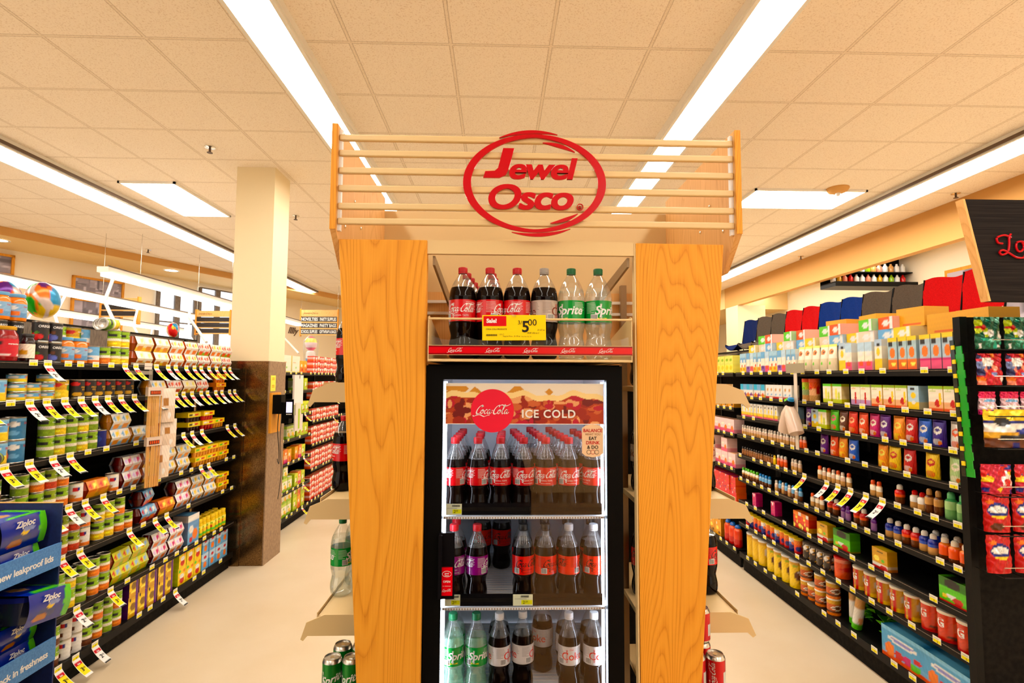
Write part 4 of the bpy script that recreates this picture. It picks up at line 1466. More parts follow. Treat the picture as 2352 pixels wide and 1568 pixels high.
SIGT = (('Signature', .010, .0765, .0055, WHITE),)
mk_can('veg_yellow', 'green and white vegetable can with yellow picture', .0375, .111, sig_art(yellow), SIGT)
mk_can('veg_orange', 'green and white vegetable can with orange picture', .0375, .111, sig_art(orange, seed=2), SIGT)
mk_can('veg_green', 'green and white vegetable can with green picture', .0375, .111, sig_art(lin((130, 160, 40)), seed=3), SIGT)
mk_can('veg_bean', 'green and white vegetable can with brown bean picture', .0375, .111, sig_art(brown, seed=4), SIGT)
mk_can('veg_tomato', 'green and white vegetable can with red picture', .0375, .111, sig_art(lin((200, 60, 24)), lin((150, 170, 60)), seed=5), SIGT)
mk_can('org_can', 'white organic food can with red and blue mark', .0375, .111, art([(0, orange), (.2, white), (.92, cream)], [(.7, .7, .12, .1, redc, 'r'), (.84, .72, .05, .08, navy, 'r'), (.5, .3, .25, .1, tan)], .1))
mk_can('org_bean', 'white organic bean can with brown picture', .0375, .111, art([(0, white)], [(.4, .25, .3, .16, brown), (.6, .75, .12, .12, redc, 'r'), (.76, .75, .05, .1, navy, 'r')], .1))
mk_can('pine_can', 'blue and yellow pineapple can', .048, .116, art([(0, leaf), (.05, yellow), (.34, ltyel), (.42, sky), (.9, lin((160, 200, 220)))], [(.22, .45, .13, .42, gold), (.7, .2, .25, .16, yellow), (.68, .74, .2, .09, white)], .12), (('Dole', .016, .080, .011, redc),))
mk_can('pine_can_blue', 'plain blue pineapple can', .048, .116, art([(0, lin((80, 130, 170))), (.85, sky)], [(.7, .72, .18, .12, white), (.7, .3, .2, .1, sky)], .1), (('Dole', .016, .080, .011, redc),))
mk_can('pine_flat', 'small flat blue pineapple can', .042, .047, art([(0, leaf), (.1, yellow), (.45, sky), (.85, lin((120, 170, 190)))], [(.2, .5, .12, .45, gold), (.66, .68, .18, .18, white)], .12), (('Dole', .012, .028, .008, redc),))
mk_can('gold_can', 'yellow pineapple can with red seal', .047, .112, art([(0, yellow), (.45, gold), (.85, lin((180, 150, 30)))], [(.5, .25, .34, .2, ltyel), (.6, .76, .26, .12, redc), (.15, .6, .12, .2, dkgreen)], .2), (('Del Monte', .010, .082, .006, WHITE),))
mk_can('deluxe_can', 'black and gold fruit can with pear picture', .0395, .111, art([(0, black)], [(.72, .2, .2, .12, gold), (.62, .8, .22, .1, redc), (.2, .22, .12, .1, (.3, .2, .05))], .1), (('DELUXE', .006, .062, .009, gold), ('GOLD', .006, .048, .009, gold)))
mk_can('berry_can_red', 'black can with white lettering and red berries', .0375, .111, art([(0, black)], [(.5, .22, .4, .18, redc), (.28, .45, .12, .1, leaf), (.62, .44, .1, .08, dkgreen)], .2), (('OREGON', 0, .078, .013, WHITE),))
mk_can('berry_can_blue', 'black can with white lettering and blueberries', .0375, .111, art([(0, black)], [(.5, .22, .4, .18, lin((110, 120, 190))), (.28, .45, .12, .1, leaf), (.7, .5, .1, .1, brown)], .2), (('OREGON', 0, .078, .013, WHITE),))
mk_can('blue_white_can', 'pale blue and white fruit can', .0375, .111, art([(0, orange), (.22, white), (.5, sky)], [(.5, .75, .25, .12, white), (.5, .3, .3, .05, sky)], .1))
mk_can('grey_end_can', 'dark blue can', .036, .111, art([(0, navy)], [(.5, .5, .3, .2, lin((60, 80, 160)))], .1))
mk_jar('cherry_jar', 'large jar of red cherries with gold lid', .056, .178, gold, lin((150, 6, 16)), art([(0, lin((200, 30, 50))), (.12, lin((206, 20, 40)))], [(.5, .78, .25, .1, black, 'r'), (.5, .1, .4, .06, white, 'r')], .1), (('maraschino', 0, .085, .009, WHITE),))
mk_jar('dark_jar', 'dark cherry jar with beige label', .032, .148, black, lin((30, 4, 6)), art([(0, cream)], [(.5, .4, .25, .2, gold)], .2))
mk_jar('syrup_jar', 'tall dark red jar with black lid', .045, .165, black, lin((90, 4, 8)), art([(0, lin((190, 20, 30)))], [(.5, .6, .3, .15, white)], .1))
mk_jar('cream_jar', 'dark jar with beige paper band', .042, .150, black, lin((46, 10, 8)), art([(0, brown), (.2, cream)], [(.6, .5, .2, .15, redc)], .1))
mk_jar('peach_jar', 'jar of peach slices with blue lid', .046, .150, sky, lin((240, 130, 20)), art([(0, lin((120, 160, 200))), (.4, lin((150, 185, 215)))], [(.55, .7, .25, .16, white), (.55, .3, .32, .12, orange, 'r')], .1), (('Dole', .004, .078, .008, redc),))
mk_jar('baby_juice', 'yellow juice bottle with yellow cap', .028, .150, yellow, lin((240, 200, 40)), art([(0, lime), (.25, yellow), (.7, ltyel)], [(.5, .4, .25, .2, redc), (.6, .75, .2, .1, leaf)], .2), noun='juice_bottle', lh=.03)


def cup_art(a, b_, dot, seal, img):
    return art([(0, b_), (.20, a), (.66, a)], [(.24, .48, .10, .13, seal), (.60, .50, .16, .10, dot), (.36, .14, .16, .11, img), (.36, .26, .07, .05, (.06, .03, .02)), (.68, .14, .16, .10, img), (.9, .45, .05, .5, tuple(.5 * x + .5 * y for x, y in zip(a, dot)))], .08)


mk_cup_pack('cup_pear', 'white and yellow sleeve of amber fruit cups', lin((170, 70, 14)), cup_art(cream, yellow, ltyel, white, lin((230, 140, 30))))
mk_cup_pack('cup_mandarin', 'white sleeve of bright orange fruit cups', lin((232, 96, 20)), cup_art(white, white, yellow, orange, orange), lin((240, 140, 50)))
mk_cup_pack('cup_mixed', 'white sleeve with red berries of mixed fruit cups', lin((200, 70, 30)), cup_art(white, leaf, coral, redc, coral))
mk_cup_pack('cup_cherry', 'white sleeve with magenta seal of dark red fruit cups', lin((96, 12, 10)), cup_art(white, lin((190, 210, 235)), mag, lin((220, 190, 240)), orange), lin((130, 20, 14)))
mk_cup_pack('cup_green', 'yellow-green sleeve of amber fruit cups', lin((150, 60, 24)), cup_art(lin((205, 205, 70)), lin((160, 190, 50)), lin((150, 180, 220)), redc, lin((226, 190, 60))))
mk_cup_pack('cup_orange', 'orange sleeve of fruit cups with white oval', lin((160, 40, 14)), cup_art(orange, gold, ltyel, redc, lin((250, 170, 60))))
mk_cup_pack('cup_blue', 'blue, red and white sleeve of dark fruit cups', lin((90, 14, 10)), cup_art(sky, redc, white, redc, orange))
mk_cup_pack('cup_clear', 'pale blue and white sleeve of tan fruit cups', lin((196, 130, 60)), cup_art(white, lin((150, 190, 220)), yellow, sky, lin((236, 150, 50))))


def tray_art(a, dot):
    return art([(0, a)], [(.2, .5, .12, .3, dot), (.62, .55, .22, .22, redc), (.45, .5, .1, .3, tuple(.5 * x + .4 for x in a))], .15)


mk_cup_tray('tray_yellow', 'yellow topped tray of tan sauce cups', lin((226, 150, 60)), yellow, tray_art(yellow, lime))
mk_cup_tray('tray_red', 'yellow topped tray of red gelatin cups', lin((190, 24, 20)), yellow, tray_art(yellow, white))
mk_cup_tray('tray_black', 'yellow topped tray of dark cups', lin((40, 8, 8)), lin((230, 200, 60)), tray_art(lin((226, 205, 70)), black))
mk_cup_tray('tray_orange', 'orange topped tray of amber cups', lin((216, 110, 24)), orange, tray_art(lin((245, 180, 40)), orange), n=4)


def blobs_r(seed, pal, n=14, rect=.3, vmax=1.0):
    r = random.Random(seed)
    return [(r.random(), r.random() * vmax, r.uniform(.05, .2), r.uniform(.03, .14), r.choice(pal)) + (('r',) if r.random() < rect else ()) for _ in range(n)]


mk_box('snack_carton', 'yellow and dark purple snack carton with black side', .092, .10, .135, art([(0, gold), (.3, yellow), (.84, gold)], [(.5, .5, .3, .18, (.25, .14, .03)), (.5, .22, .35, .06, ltyel), (.86, .5, .12, .5, purple, 'r'), (.2, .84, .1, .08, black)], .2), black, gold, noun='snack_carton')
mk_box('kids_carton', 'yellow carton with red and white picture', .10, .10, .13, art([(0, yellow)], [(.5, .25, .3, .16, redc), (.5, .5, .3, .12, white), (.2, .8, .15, .1, lime), (.8, .75, .12, .1, orange)], .15), lime, ltyel)
mk_box('baby_carton', 'light blue carton with orange picture', .10, .10, .13, art([(0, sky), (.6, lin((190, 215, 235)))], [(.5, .3, .25, .18, orange), (.5, .75, .2, .1, redc), (.5, .55, .35, .04, white)], .1), lin((90, 130, 190)), white)
mk_box('orange_carton', 'large blue and white carton of fruit drink with orange picture', .16, .12, .225, art([(0, sky), (.5, lin((120, 160, 205))), (.8, white)], [(.66, .3, .22, .18, orange), (.3, .5, .22, .12, white), (.3, .15, .14, .1, redc)], .15), brown, sky)
mk_box('tea_green', 'white and green carton', .12, .10, .15, art([(0, leaf), (.25, cream), (.8, lin((190, 210, 110)))], [(.5, .35, .28, .14, lin((236, 200, 80))), (.7, .2, .12, .08, orange), (.3, .6, .2, .06, leaf)], .12), leaf, cream)
mk_box('tea_lime', 'lime green carton', .12, .10, .15, art([(0, lin((180, 200, 40))), (.6, lin((206, 216, 80)))], [(.4, .5, .2, .16, cream), (.7, .3, .12, .1, redc), (.6, .7, .2, .06, leaf)], .15), lin((150, 180, 30)), ltyel)
mk_box('tea_orange', 'orange and yellow carton', .11, .10, .15, art([(0, orange), (.5, lin((246, 170, 60)))], [(.4, .6, .2, .12, cream), (.6, .25, .2, .12, redc)], .2), yellow, orange)
mk_box('purple_carton', 'white carton with purple base', .11, .10, .17, art([(0, purple), (.2, cream), (.85, peach)], [(.5, .55, .2, .14, coral)], .12), cream, peach)
mk_box('pink_tea', 'cream carton with magenta base', .11, .10, .16, art([(0, mag), (.3, peach), (.6, orange)], [(.5, .7, .2, .1, cream)], .12), coral, peach)
mk_box('large_white_carton', 'large pale carton with small green print', .26, .12, .20, art([(0, ltyel), (.1, cream)], [(.5, .3, .06, .08, lime), (.3, .6, .2, .03, peach)], .05), ltyel, cream)
mk_box('snack_red', 'small red and white snack box', .085, .08, .075, art([(0, redc), (.25, coral), (.45, white), (.85, redc)], [(.25, .3, .12, .3, white), (.75, .55, .14, .2, redc), (.5, .15, .1, .1, salmon)], .2), coral, salmon, noun='snack_box', nu=8, nv=8)
mk_box('snack_peach', 'small peach and red snack box', .085, .08, .075, art([(0, redc), (.3, peach), (.6, white)], [(.5, .3, .2, .2, redc), (.75, .7, .12, .12, redc)], .2, 2), peach, coral, noun='snack_box', nu=8, nv=8)
# drink mixes on the right
mk_box('mix_blue', 'tall blue and white drink mix carton with yellow base', .060, .075, .175, art([(0, yellow), (.30, cream), (.55, sky), (.8, lin((170, 205, 225)))], [(.5, .6, .3, .08, white), (.4, .18, .3, .08, orange), (.7, .35, .2, .06, coral)], .1), cream, sky, noun='drink_mix_carton')
mk_box('mix_pink', 'tall pale drink mix carton with pink base', .060, .075, .175, art([(0, pink), (.35, cream), (.7, lin((190, 215, 232)))], [(.5, .25, .3, .10, coral), (.5, .6, .3, .1, white)], .1), cream, sky, noun='drink_mix_carton')
mk_box('mix_purple', 'tall pale drink mix carton with purple base', .060, .075, .175, art([(0, lin((150, 110, 180))), (.35, cream), (.7, sky)], [(.5, .25, .3, .10, purple)], .1), cream, sky, noun='drink_mix_carton')
mk_box('juice_orange', 'pale blue carton with orange slice and black badge', .066, .075, .185, art([(0, coral), (.10, lin((230, 130, 80))), (.3, orange), (.34, lin((170, 196, 205))), (.9, yellow)], [(.5, .52, .3, .16, orange), (.3, .8, .22, .06, black, 'r'), (.6, .18, .3, .04, ltyel)], .12), lin((150, 170, 180)), ltyel, noun='drink_mix_carton')
mk_box('juice_pink', 'pale blue carton with orange slice and pink base', .066, .075, .185, art([(0, pink), (.28, mag), (.32, lin((176, 196, 210))), (.9, yellow)], [(.5, .52, .3, .16, orange), (.3, .8, .22, .06, black, 'r'), (.5, .15, .3, .08, pink)], .12), lin((150, 170, 180)), ltyel, noun='drink_mix_carton')
mk_box('juice_yellow', 'pale carton with yellow base', .062, .075, .185, art([(0, yellow), (.4, cream), (.8, lin((180, 200, 220)))], [(.5, .6, .25, .12, yellow), (.5, .85, .2, .05, black, 'r')], .1), cream, sky, noun='drink_mix_carton')
mk_pouch('white_pouch', 'white pouch with orange fruit picture', .085, .06, .185, art([(0, lin((226, 210, 180))), (.5, cream), (.9, ltyel)], [(.5, .72, .28, .1, orange), (.6, .72, .1, .05, brown), (.5, .3, .1, .06, lime)], .06), noun='drink_pouch', mat='print_sleeve')
mk_box('straw_box', 'white drink mix box with red strawberry', .088, .055, .130, art([(0, coral), (.15, peach), (.4, cream), (.9, leaf)], [(.62, .32, .2, .14, redc), (.8, .5, .1, .25, yellow), (.3, .8, .25, .05, lin((200, 210, 150)))], .1), yellow, cream, noun='drink_mix_box')
mk_box('straw_box_lilac', 'white drink mix box with lilac base', .088, .055, .130, art([(0, lin((190, 150, 190))), (.3, cream), (.9, leaf)], [(.5, .35, .1, .3, redc), (.3, .8, .25, .05, peach)], .1), cream, cream, noun='drink_mix_box')
mk_box('lemon_box', 'pale blue and yellow lemonade box', .076, .055, .128, art([(0, yellow), (.35, lin((190, 215, 230)))], [(.5, .6, .25, .12, yellow), (.4, .86, .2, .05, black, 'r'), (.5, .3, .2, .06, white)], .08), sky, sky, noun='drink_mix_box')
mk_box('lime_box', 'pale yellow-green drink mix box', .090, .055, .130, art([(0, lin((200, 210, 90))), (.25, cream), (.9, lime)], [(.4, .5, .12, .3, ltyel), (.7, .4, .12, .2, lin((210, 216, 110)))], .1), yellow, cream, noun='drink_mix_box')
mk_tub('g_green', 'grey and green drink powder bottle with orange lid', .038, .165, art([(0, tan), (.3, lin((150, 170, 120))), (.6, lin((190, 200, 90)))], [(.5, .6, .14, .2, lime)], .2), coral, (('G', 0, .085, .035, lime),), noun='powder_bottle', lh=.16)
mk_tub('g_red', 'pale drink powder bottle with orange lid and red mark', .038, .165, art([(0, tan), (.3, peach), (.7, coral)], [(.5, .6, .14, .2, redc)], .2), coral, (('G', 0, .085, .035, redc),), noun='powder_bottle', lh=.16)
mk_box('cyan_box', 'small cyan and white drink mix box', .058, .06, .112, art([(0, yellow), (.3, white), (.6, lin((60, 180, 220)))], [(.5, .2, .3, .12, coral)], .1), cream, lin((60, 180, 220)), noun='drink_mix_box', nu=8, nv=10)
mk_box('cyan_box_mag', 'small cyan and white box with magenta base', .058, .06, .112, art([(0, mag), (.3, white), (.6, sky)], [(.5, .2, .3, .12, purple)], .1), cream, sky, noun='drink_mix_box', nu=8, nv=10)
mk_box('white_mark_box', 'small white drink mix box with red band', .062, .06, .112, art([(0, redc), (.16, white)], [(.5, .65, .16, .12, tan), (.5, .3, .2, .06, sky)], .08), cream, white, noun='drink_mix_box', nu=8, nv=10)
mk_box('dot_box', 'small white box with yellow and pink base', .052, .06, .12, art([(0, pink), (.14, yellow), (.36, white)], [(.5, .55, .14, .16, yellow), (.5, .8, .14, .08, black)], .08), cream, sky, noun='drink_mix_box', nu=8, nv=10)
for k_, (c1, c2, nm) in enumerate(((lime, pink, 'green'), (brown, cream, 'brown and white'), (lin((232, 60, 40)), peach, 'orange-red'), (lin((240, 80, 30)), cream, 'orange'), (mag, cream, 'magenta'), (purple, white, 'purple'),
                                   (lin((250, 150, 20)), ltyel, 'amber'), (redc, white, 'red'), (lin((30, 90, 200)), white, 'blue'), (lin((60, 40, 130)), white, 'violet'), (lin((225, 220, 215)), coral, 'white'), (yellow, redc, 'yellow'), (lin((180, 210, 150)), cream, 'pale green'))):
    mk_pouch('pouch_%d' % k_, nm + ' drink mix pouch', .086, .045, .135, art([(0, c1)], [(.5, .6, .30, .14, c2), (.5, .62, .2, .05, c1), (.5, .18, .34, .12, tuple(.6 * a + .4 * b_ for a, b_ in zip(c2, c1))), (.7, .14, .12, .07, orange)], .18, k_), noun='drink_pouch')
mk_bottle('enh_white', 'small white squeeze bottle', .019, .088, lin((214, 196, 176)), lin((216, 206, 196)), art([(0, tan), (.3, lin((220, 190, 170))), (.6, cream)]), noun='flavor_bottle')
mk_bottle('enh_red', 'small pink squeeze bottle with white top', .019, .088, salmon, white, art([(0, coral), (.4, salmon)]), noun='flavor_bottle')
mk_bottle('enh_dark', 'small clear squeeze bottle with dark cap', .017, .075, lin((150, 100, 66)), black, art([(0, lin((160, 110, 80))), (.4, lin((130, 90, 60)))]), noun='flavor_bottle')
mk_bottle('enh_yellow', 'small yellow squeeze bottle', .017, .075, yellow, yellow, noun='flavor_bottle')
mk_bottle('enh_green', 'small white squeeze bottle with green cap', .021, .095, cream, lime, art([(0, brown), (.25, tan), (.5, cream)]), noun='flavor_bottle')
mk_bottle('enh_blue', 'small light blue squeeze bottle', .020, .095, sky, lin((90, 150, 220)), art([(0, brown), (.3, sky), (.6, lin((160, 200, 230)))]), noun='flavor_bottle')
mk_bottle('enh_orange', 'small white squeeze bottle with orange top', .021, .092, cream, coral, art([(0, tan), (.3, cream), (.6, peach)]), noun='flavor_bottle')
mk_bottle('enh_purple', 'small violet squeeze bottle with purple cap', .021, .092, purple, purple, art([(0, lin((150, 110, 160))), (.4, purple)]), noun='flavor_bottle')
mk_bottle('btl_red', 'red energy drink bottle with white cap', .026, .105, redc, white, art([(0, brown), (.25, coral), (.5, redc)]), noun='drink_bottle', oval=1)
mk_bottle('btl_blue', 'blue drink bottle with white cap', .026, .105, navy, white, art([(0, tan), (.25, lin((90, 110, 190))), (.5, lin((50, 60, 150)))]), noun='drink_bottle', oval=1)
mk_bottle('btl_orange', 'orange drink bottle with pale cap', .028, .108, coral, cream, art([(0, brown), (.2, coral), (.6, orange)]), noun='drink_bottle', oval=1)
mk_bottle('btl_brown', 'amber syrup bottle with tan cap', .022, .125, brown, tan, art([(0, brown), (.3, tan), (.6, brown)]), noun='syrup_bottle', oval=1)
mk_bottle('btl_green', 'pale green ribbed bottle', .029, .135, lin((120, 190, 130)), lin((120, 200, 140)), art([(0, lin((120, 170, 110))), (.3, lin((170, 210, 150))), (.6, lin((90, 170, 110)))]), noun='syrup_bottle', oval=1)
mk_bottle('btl_jug', 'red drink jug with blue cap', .048, .20, redc, lin((80, 120, 200)), art([(0, redc), (.3, lin((230, 60, 20))), (.6, coral)]), noun='juice_jug', oval=.8, cap_h=.14)
mk_bottle('btl_white_s', 'small white bottle with red collar', .024, .095, cream, redc, art([(0, tan), (.3, white), (.6, cream)]), noun='drink_bottle', oval=1)
mk_tub('tub_yellow', 'tall yellow drink powder canister with white lid', .054, .205, art([(0, yellow), (.9, gold)], [(.5, .5, .24, .22, brown), (.5, .62, .16, .05, cream), (.3, .85, .1, .06, leaf), (.6, .2, .16, .06, dkgreen)], .15), white, noun='powder_canister', lh=.07)
mk_tub('tub_plain', 'tall pale yellow canister with white lid', .052, .205, art([(0, lin((240, 196, 50))), (.9, gold)], [(.5, .6, .2, .2, cream)], .1), white, noun='powder_canister', lh=.07)
mk_tub('tub_amber', 'orange-brown iced tea canister with cream lid', .043, .108, art([(0, orange), (.2, brown), (.35, lin((200, 90, 30))), (.75, gold)], [(.5, .5, .3, .16, cream), (.5, .5, .22, .08, brown)], .2), cream, noun='powder_canister', lh=.09)
mk_tub('tub_g', 'yellow drink powder tub with white lid and large letter', .050, .135, art([(0, yellow), (.15, lin((200, 150, 30)))], [(.5, .6, .16, .3, lin((190, 190, 170))), (.85, .5, .14, .5, redc, 'r'), (.1, .5, .08, .5, redc, 'r')], .1), cream, (('G', 0, .06, .04, WHITE),), noun='powder_tub')
mk_tub('tub_g_red', 'red drink powder tub with white lid and large letter', .055, .145, art([(0, redc), (.08, lin((216, 60, 30)))], [(.5, .6, .18, .3, lin((200, 120, 100))), (.5, .2, .3, .08, lin((70, 60, 50)))], .15), cream, (('G', 0, .068, .042, WHITE),), noun='powder_tub')
mk_tub('tub_tang', 'small red and blue canister with yellow lid', .032, .105, art([(0, redc), (.45, coral), (.7, orange)], [(.3, .35, .2, .2, navy), (.7, .6, .15, .12, white)], .25), yellow, noun='powder_canister')
mk_tub('tub_blue', 'small blue and red canister with yellow lid', .032, .105, art([(0, navy), (.45, lin((90, 120, 200))), (.7, white)], [(.6, .3, .25, .2, redc), (.3, .6, .15, .12, orange)], .25), yellow, noun='powder_canister')
mk_tub('tub_zebra', 'dark and white patterned canister', .036, .12, art([(0, lin((50, 40, 34)))], blobs_r(5, [white, tan, gold, white], 16), .2), lin((90, 80, 70)), noun='powder_canister')
mk_tub('tub_salmon', 'round salmon coloured canister with red lid', .050, .135, art([(0, coral), (.3, lin((226, 110, 90))), (.8, salmon)], [(.5, .5, .3, .1, redc)], .1), redc, noun='powder_canister')
mk_box('orange_bag_box', 'red and orange drink stick box', .10, .06, .12, art([(0, redc), (.4, lin((230, 60, 20))), (.8, orange)], blobs_r(9, [ltyel, white, orange], 8), .2), redc, orange, noun='drink_mix_box')
mk_box('yellow_hang_box', 'yellow box with handle hole and red base', .125, .06, .115, art([(0, redc), (.14, white), (.3, gold)], [(.5, .86, .2, .03, black, 'r'), (.3, .5, .2, .12, ltyel), (.7, .45, .12, .08, lime), (.75, .15, .2, .08, redc)], .12), gold, yellow, noun='drink_mix_box')
mk_box('green_cut_box', 'green open topped box with tomato picture', .16, .07, .12, art([(0, redc), (.1, lime), (.62, lin((50, 120, 30)))], [(.45, .3, .2, .1, white), (.7, .2, .2, .12, redc), (.2, .25, .1, .08, yellow), (.5, .8, .3, .2, black)], .15), lime, black, noun='drink_mix_box')
mk_box('mag_box', 'magenta drink stick box', .06, .06, .11, art([(0, mag)], blobs_r(3, [white, pink, redc], 7), .2), mag, pink, noun='drink_mix_box')
mk_box('kool_box', 'long light blue carton with fruit picture and white lettering', .30, .13, .17, art([(0, coral), (.12, sky), (.3, lin((110, 170, 215))), (.9, lin((150, 205, 240)))], [(.2, .3, .12, .22, orange), (.42, .25, .1, .15, redc), (.62, .25, .1, .14, mag), (.8, .18, .12, .12, lime), (.5, .68, .36, .10, white), (.5, .68, .3, .04, lin((150, 150, 210))), (.85, .4, .08, .1, redc)], .12), lin((60, 110, 160)), lin((130, 195, 235)), noun='juice_carton', nu=28)
mk_box('pink_pack', 'pink and white carton', .15, .10, .13, art([(0, pink), (.3, lin((244, 214, 214)))], [(.7, .35, .18, .16, orange), (.3, .6, .2, .1, cream)], .08), lin((226, 190, 180)), peach)
mk_box('mag_pack', 'magenta and orange snack carton', .13, .10, .14, art([(0, lin((226, 50, 60)))], blobs_r(7, [orange, mag, white, redc, navy], 12), .15), orange, mag)
mk_box('mustard_pack', 'mustard yellow carton', .14, .10, .14, art([(0, lin((236, 160, 20)))], [(.4, .5, .2, .12, ltyel), (.3, .8, .06, .14, cream), (.7, .2, .16, .1, brown)], .08), brown, gold)
mk_box('lemon_pack', 'pale yellow-green bottle pack', .09, .09, .17, art([(0, ltyel), (.5, lin((226, 226, 130)))], [(.5, .3, .3, .12, yellow), (.5, .75, .3, .08, leaf)], .12), ltyel, yellow)
for k_, (c, nm) in enumerate(((yellow, 'yellow'), (lime, 'green'), (sky, 'pale blue'), (pink, 'pink'), (lin((236, 214, 190)), 'cream'), (coral, 'coral'))):
    mk_box('top_box_%d' % k_, '%s and white case of drink boxes' % nm, .14, .12, .075, art([(0, white), (.0, c)], [(.5, .5, .22, .3, white), (.2, .5, .06, .2, c), (.85, .5, .1, .5, white, 'r')], .06), white, c, noun='drink_case', nu=10, nv=6)
mk_box('kraft_box', 'brown cardboard box with red print', .19, .16, .112, art([(0, lin((226, 170, 90)))], [(.55, .12, .35, .06, lin((220, 110, 70)), 'r')], .04), lin((236, 190, 120)), lin((240, 205, 140)), noun='cardboard_box')

# ------------------------------------------------------------------ placing goods
CATS = {'fruit_cup_pack': 'fruit cups', 'fruit_cup_tray': 'fruit cups', 'food_can': 'can', 'glass_jar': 'jar'}


def shorten(d, n):
    w = d.split()
    while len(w) > n:
        t = ' '.join(w)
        k = max(t.rfind(' with '), t.rfind(' and '), t.rfind(' of '))
        w = t[:k].split() if k > 0 else w[:n]
    return ' '.join(w)


def place(key, x, y, z, rz, label, group, M=None):
    P = PR[key]
    root = obj(P['parts'][0][0], P['parts'][0][1])
    if M is not None:
        root.matrix_world = M
    else:
        root.location = (x, y, z); root.rotation_euler = (0, 0, rz)
    tag(root, label, CATS.get(P['noun'], P['noun'].split('_')[-1]), group)
    for nm, me in P['parts'][1:]:
        obj(nm, me, root)
    return root


STK = {1: ('',), 2: ('lower', 'upper'), 3: ('bottom', 'middle', 'top'), 4: ('bottom', 'second up', 'third up', 'top')}


def fill(side, z, shelf, segs, xf, landmark, far_first=True, group=None, seed=0):
    """segs: (y0, y1, key or keys, stack, options)"""
    rr = random.Random(seed)
    cols = []
    for s in segs:
        y0, y1, keys, stack = s[:4]
        opt = s[4] if len(s) > 4 else ''
        keys = [keys] if isinstance(keys, str) else list(keys)
        i = 0
        y = y0
        while True:
            k = keys[i % len(keys)]
            w = PR[k]['w']
            if y + w > y1 + .01:
                break
            cols.append((y + w / 2, k, stack, opt))
            y += w + (.004 if 's' not in opt else .03); i += 1
    cols.sort(key=lambda c: -c[0] if far_first else c[0])
    for n, (y, k, st, opt) in enumerate(cols):
        P = PR[k]
        x = xf - side * 0 + (-1 if side < 0 else 1) * (P['d'] / 2 + .012 + rr.uniform(0, .008))
        stt = st if isinstance(st, int) else st[n % len(st)]
        for j in range(stt):
            pos = STK[stt][j] if stt in STK else nth(j + 1)
            suf = '%s from %s, %s%s' % (nth(n + 1), landmark, shelf, (', ' + pos) if pos else '')
            d = shorten(P['desc'], 16 - len(suf.split()))
            rz = (pi / 2 if side < 0 else -pi / 2) + rr.uniform(-.12, .12) * (1 if 'can' in P['noun'] or 'jar' in P['noun'] or 'canister' in P['noun'] else .35)
            place(k, x, y, z + j * (P['h'] + .0005), rz, d + ', ' + suf, group or 'goods on the %s' % shelf)
        if 'b' in opt:
            suf = '%s from %s, %s, back row' % (nth(n + 1), landmark, shelf)
            xb = x + side * (P['d'] + .01)
            place(k, xb, y, z, pi / 2 if side < 0 else -pi / 2, shorten(P['desc'], 16 - len(suf.split())) + ', ' + suf, group or 'goods on the %s' % shelf)


def price_tag_mesh(big, alt=0):
    key = ('tag', big, alt)
    if key in SODA_MESH:
        return SODA_MESH[key]
    b = MB()
    top = WHITE if not big else cream
    b.box(-.026, -.001, -.014, .026, 0, .018, 'paper', lin((240, 236, 222)))
    b.box(-.022, -.0016, -.012, .022, -.001, .003, 'paper', lin((240, 226, 60)))
    b.box(-.020, -.0016, .008, .012, -.001, .0095, 'paper', (.25, .2, .18))
    g = text_geo('2', .02); b.glyphs(g, lambda x, y: (x + .004, -.002, -.010 + y), .010, 'paper', BLACK)
    if big:
        # flag that bends out over the aisle
        n = 8
        def pos(u, v):
            a = v
            return ((u - .5) * .054, -.002 - .085 * a ** 1.15, -.012 - .085 * a - .006 * sin(pi * a))
        def cf(u, v):
            if u < .04 or u > .96: return WHITE
            if v < .14: return WHITE
            if v < .32: return lin((200, 20, 40))
            if v > .90: return (.02, .02, .02) if alt != 1 else WHITE
            if v > .84: return WHITE
            return lin((246, 226, 40)) if alt != 2 else WHITE
        b.grid(pos, 10, 18, 'paper', cf)
        def tp(x, y):
            v = .66 - y / .12
            p = pos(.5 + x / .054, v); return (p[0], p[1] - .0012, p[2] + .0012)
        b.glyphs(text_geo('3' if alt != 2 else '2', .02), lambda x, y: tp(x - .004, y), .026, 'paper', BLACK)
        b.glyphs(text_geo('00', .0), lambda x, y: tp(x + .012, y + .012), .012, 'paper', BLACK)
        b.glyphs(text_geo('Sale', .03), lambda x, y: tp(x, y + .046), .009, 'paper', WHITE)
    SODA_MESH[key] = b.mesh('price_tag')
    return SODA_MESH[key]


def tags(side, xf, z, ys, bigs, shelf, landmark, far_first=True):
    ys = sorted(ys, reverse=far_first)
    for n, y in enumerate(ys):
        big = any(a <= y <= c for a, c in bigs)
        o = obj('price_tag', price_tag_mesh(big, (n * 7 + int(z * 10)) % 4), None, (xf + side * -.0065 * -1 * -1, y, z - .004), pi / 2 if side < 0 else -pi / 2)
        o.location.x = xf + (.0062 if side < 0 else -.0062)
        tag(o, '%s, %s from %s, %s lip' % ('hanging yellow sale tag' if big else 'small yellow price tag', nth(n + 1), landmark, shelf), 'price tag', 'price tags on the shelf lips')


def spread(y0, y1, step, seed, skip=.15):
    r = random.Random(seed)
    o = []; y = y0
    while y < y1:
        if r.random() > skip:
            o.append(y + r.uniform(-.015, .015))
        y += step
    return o


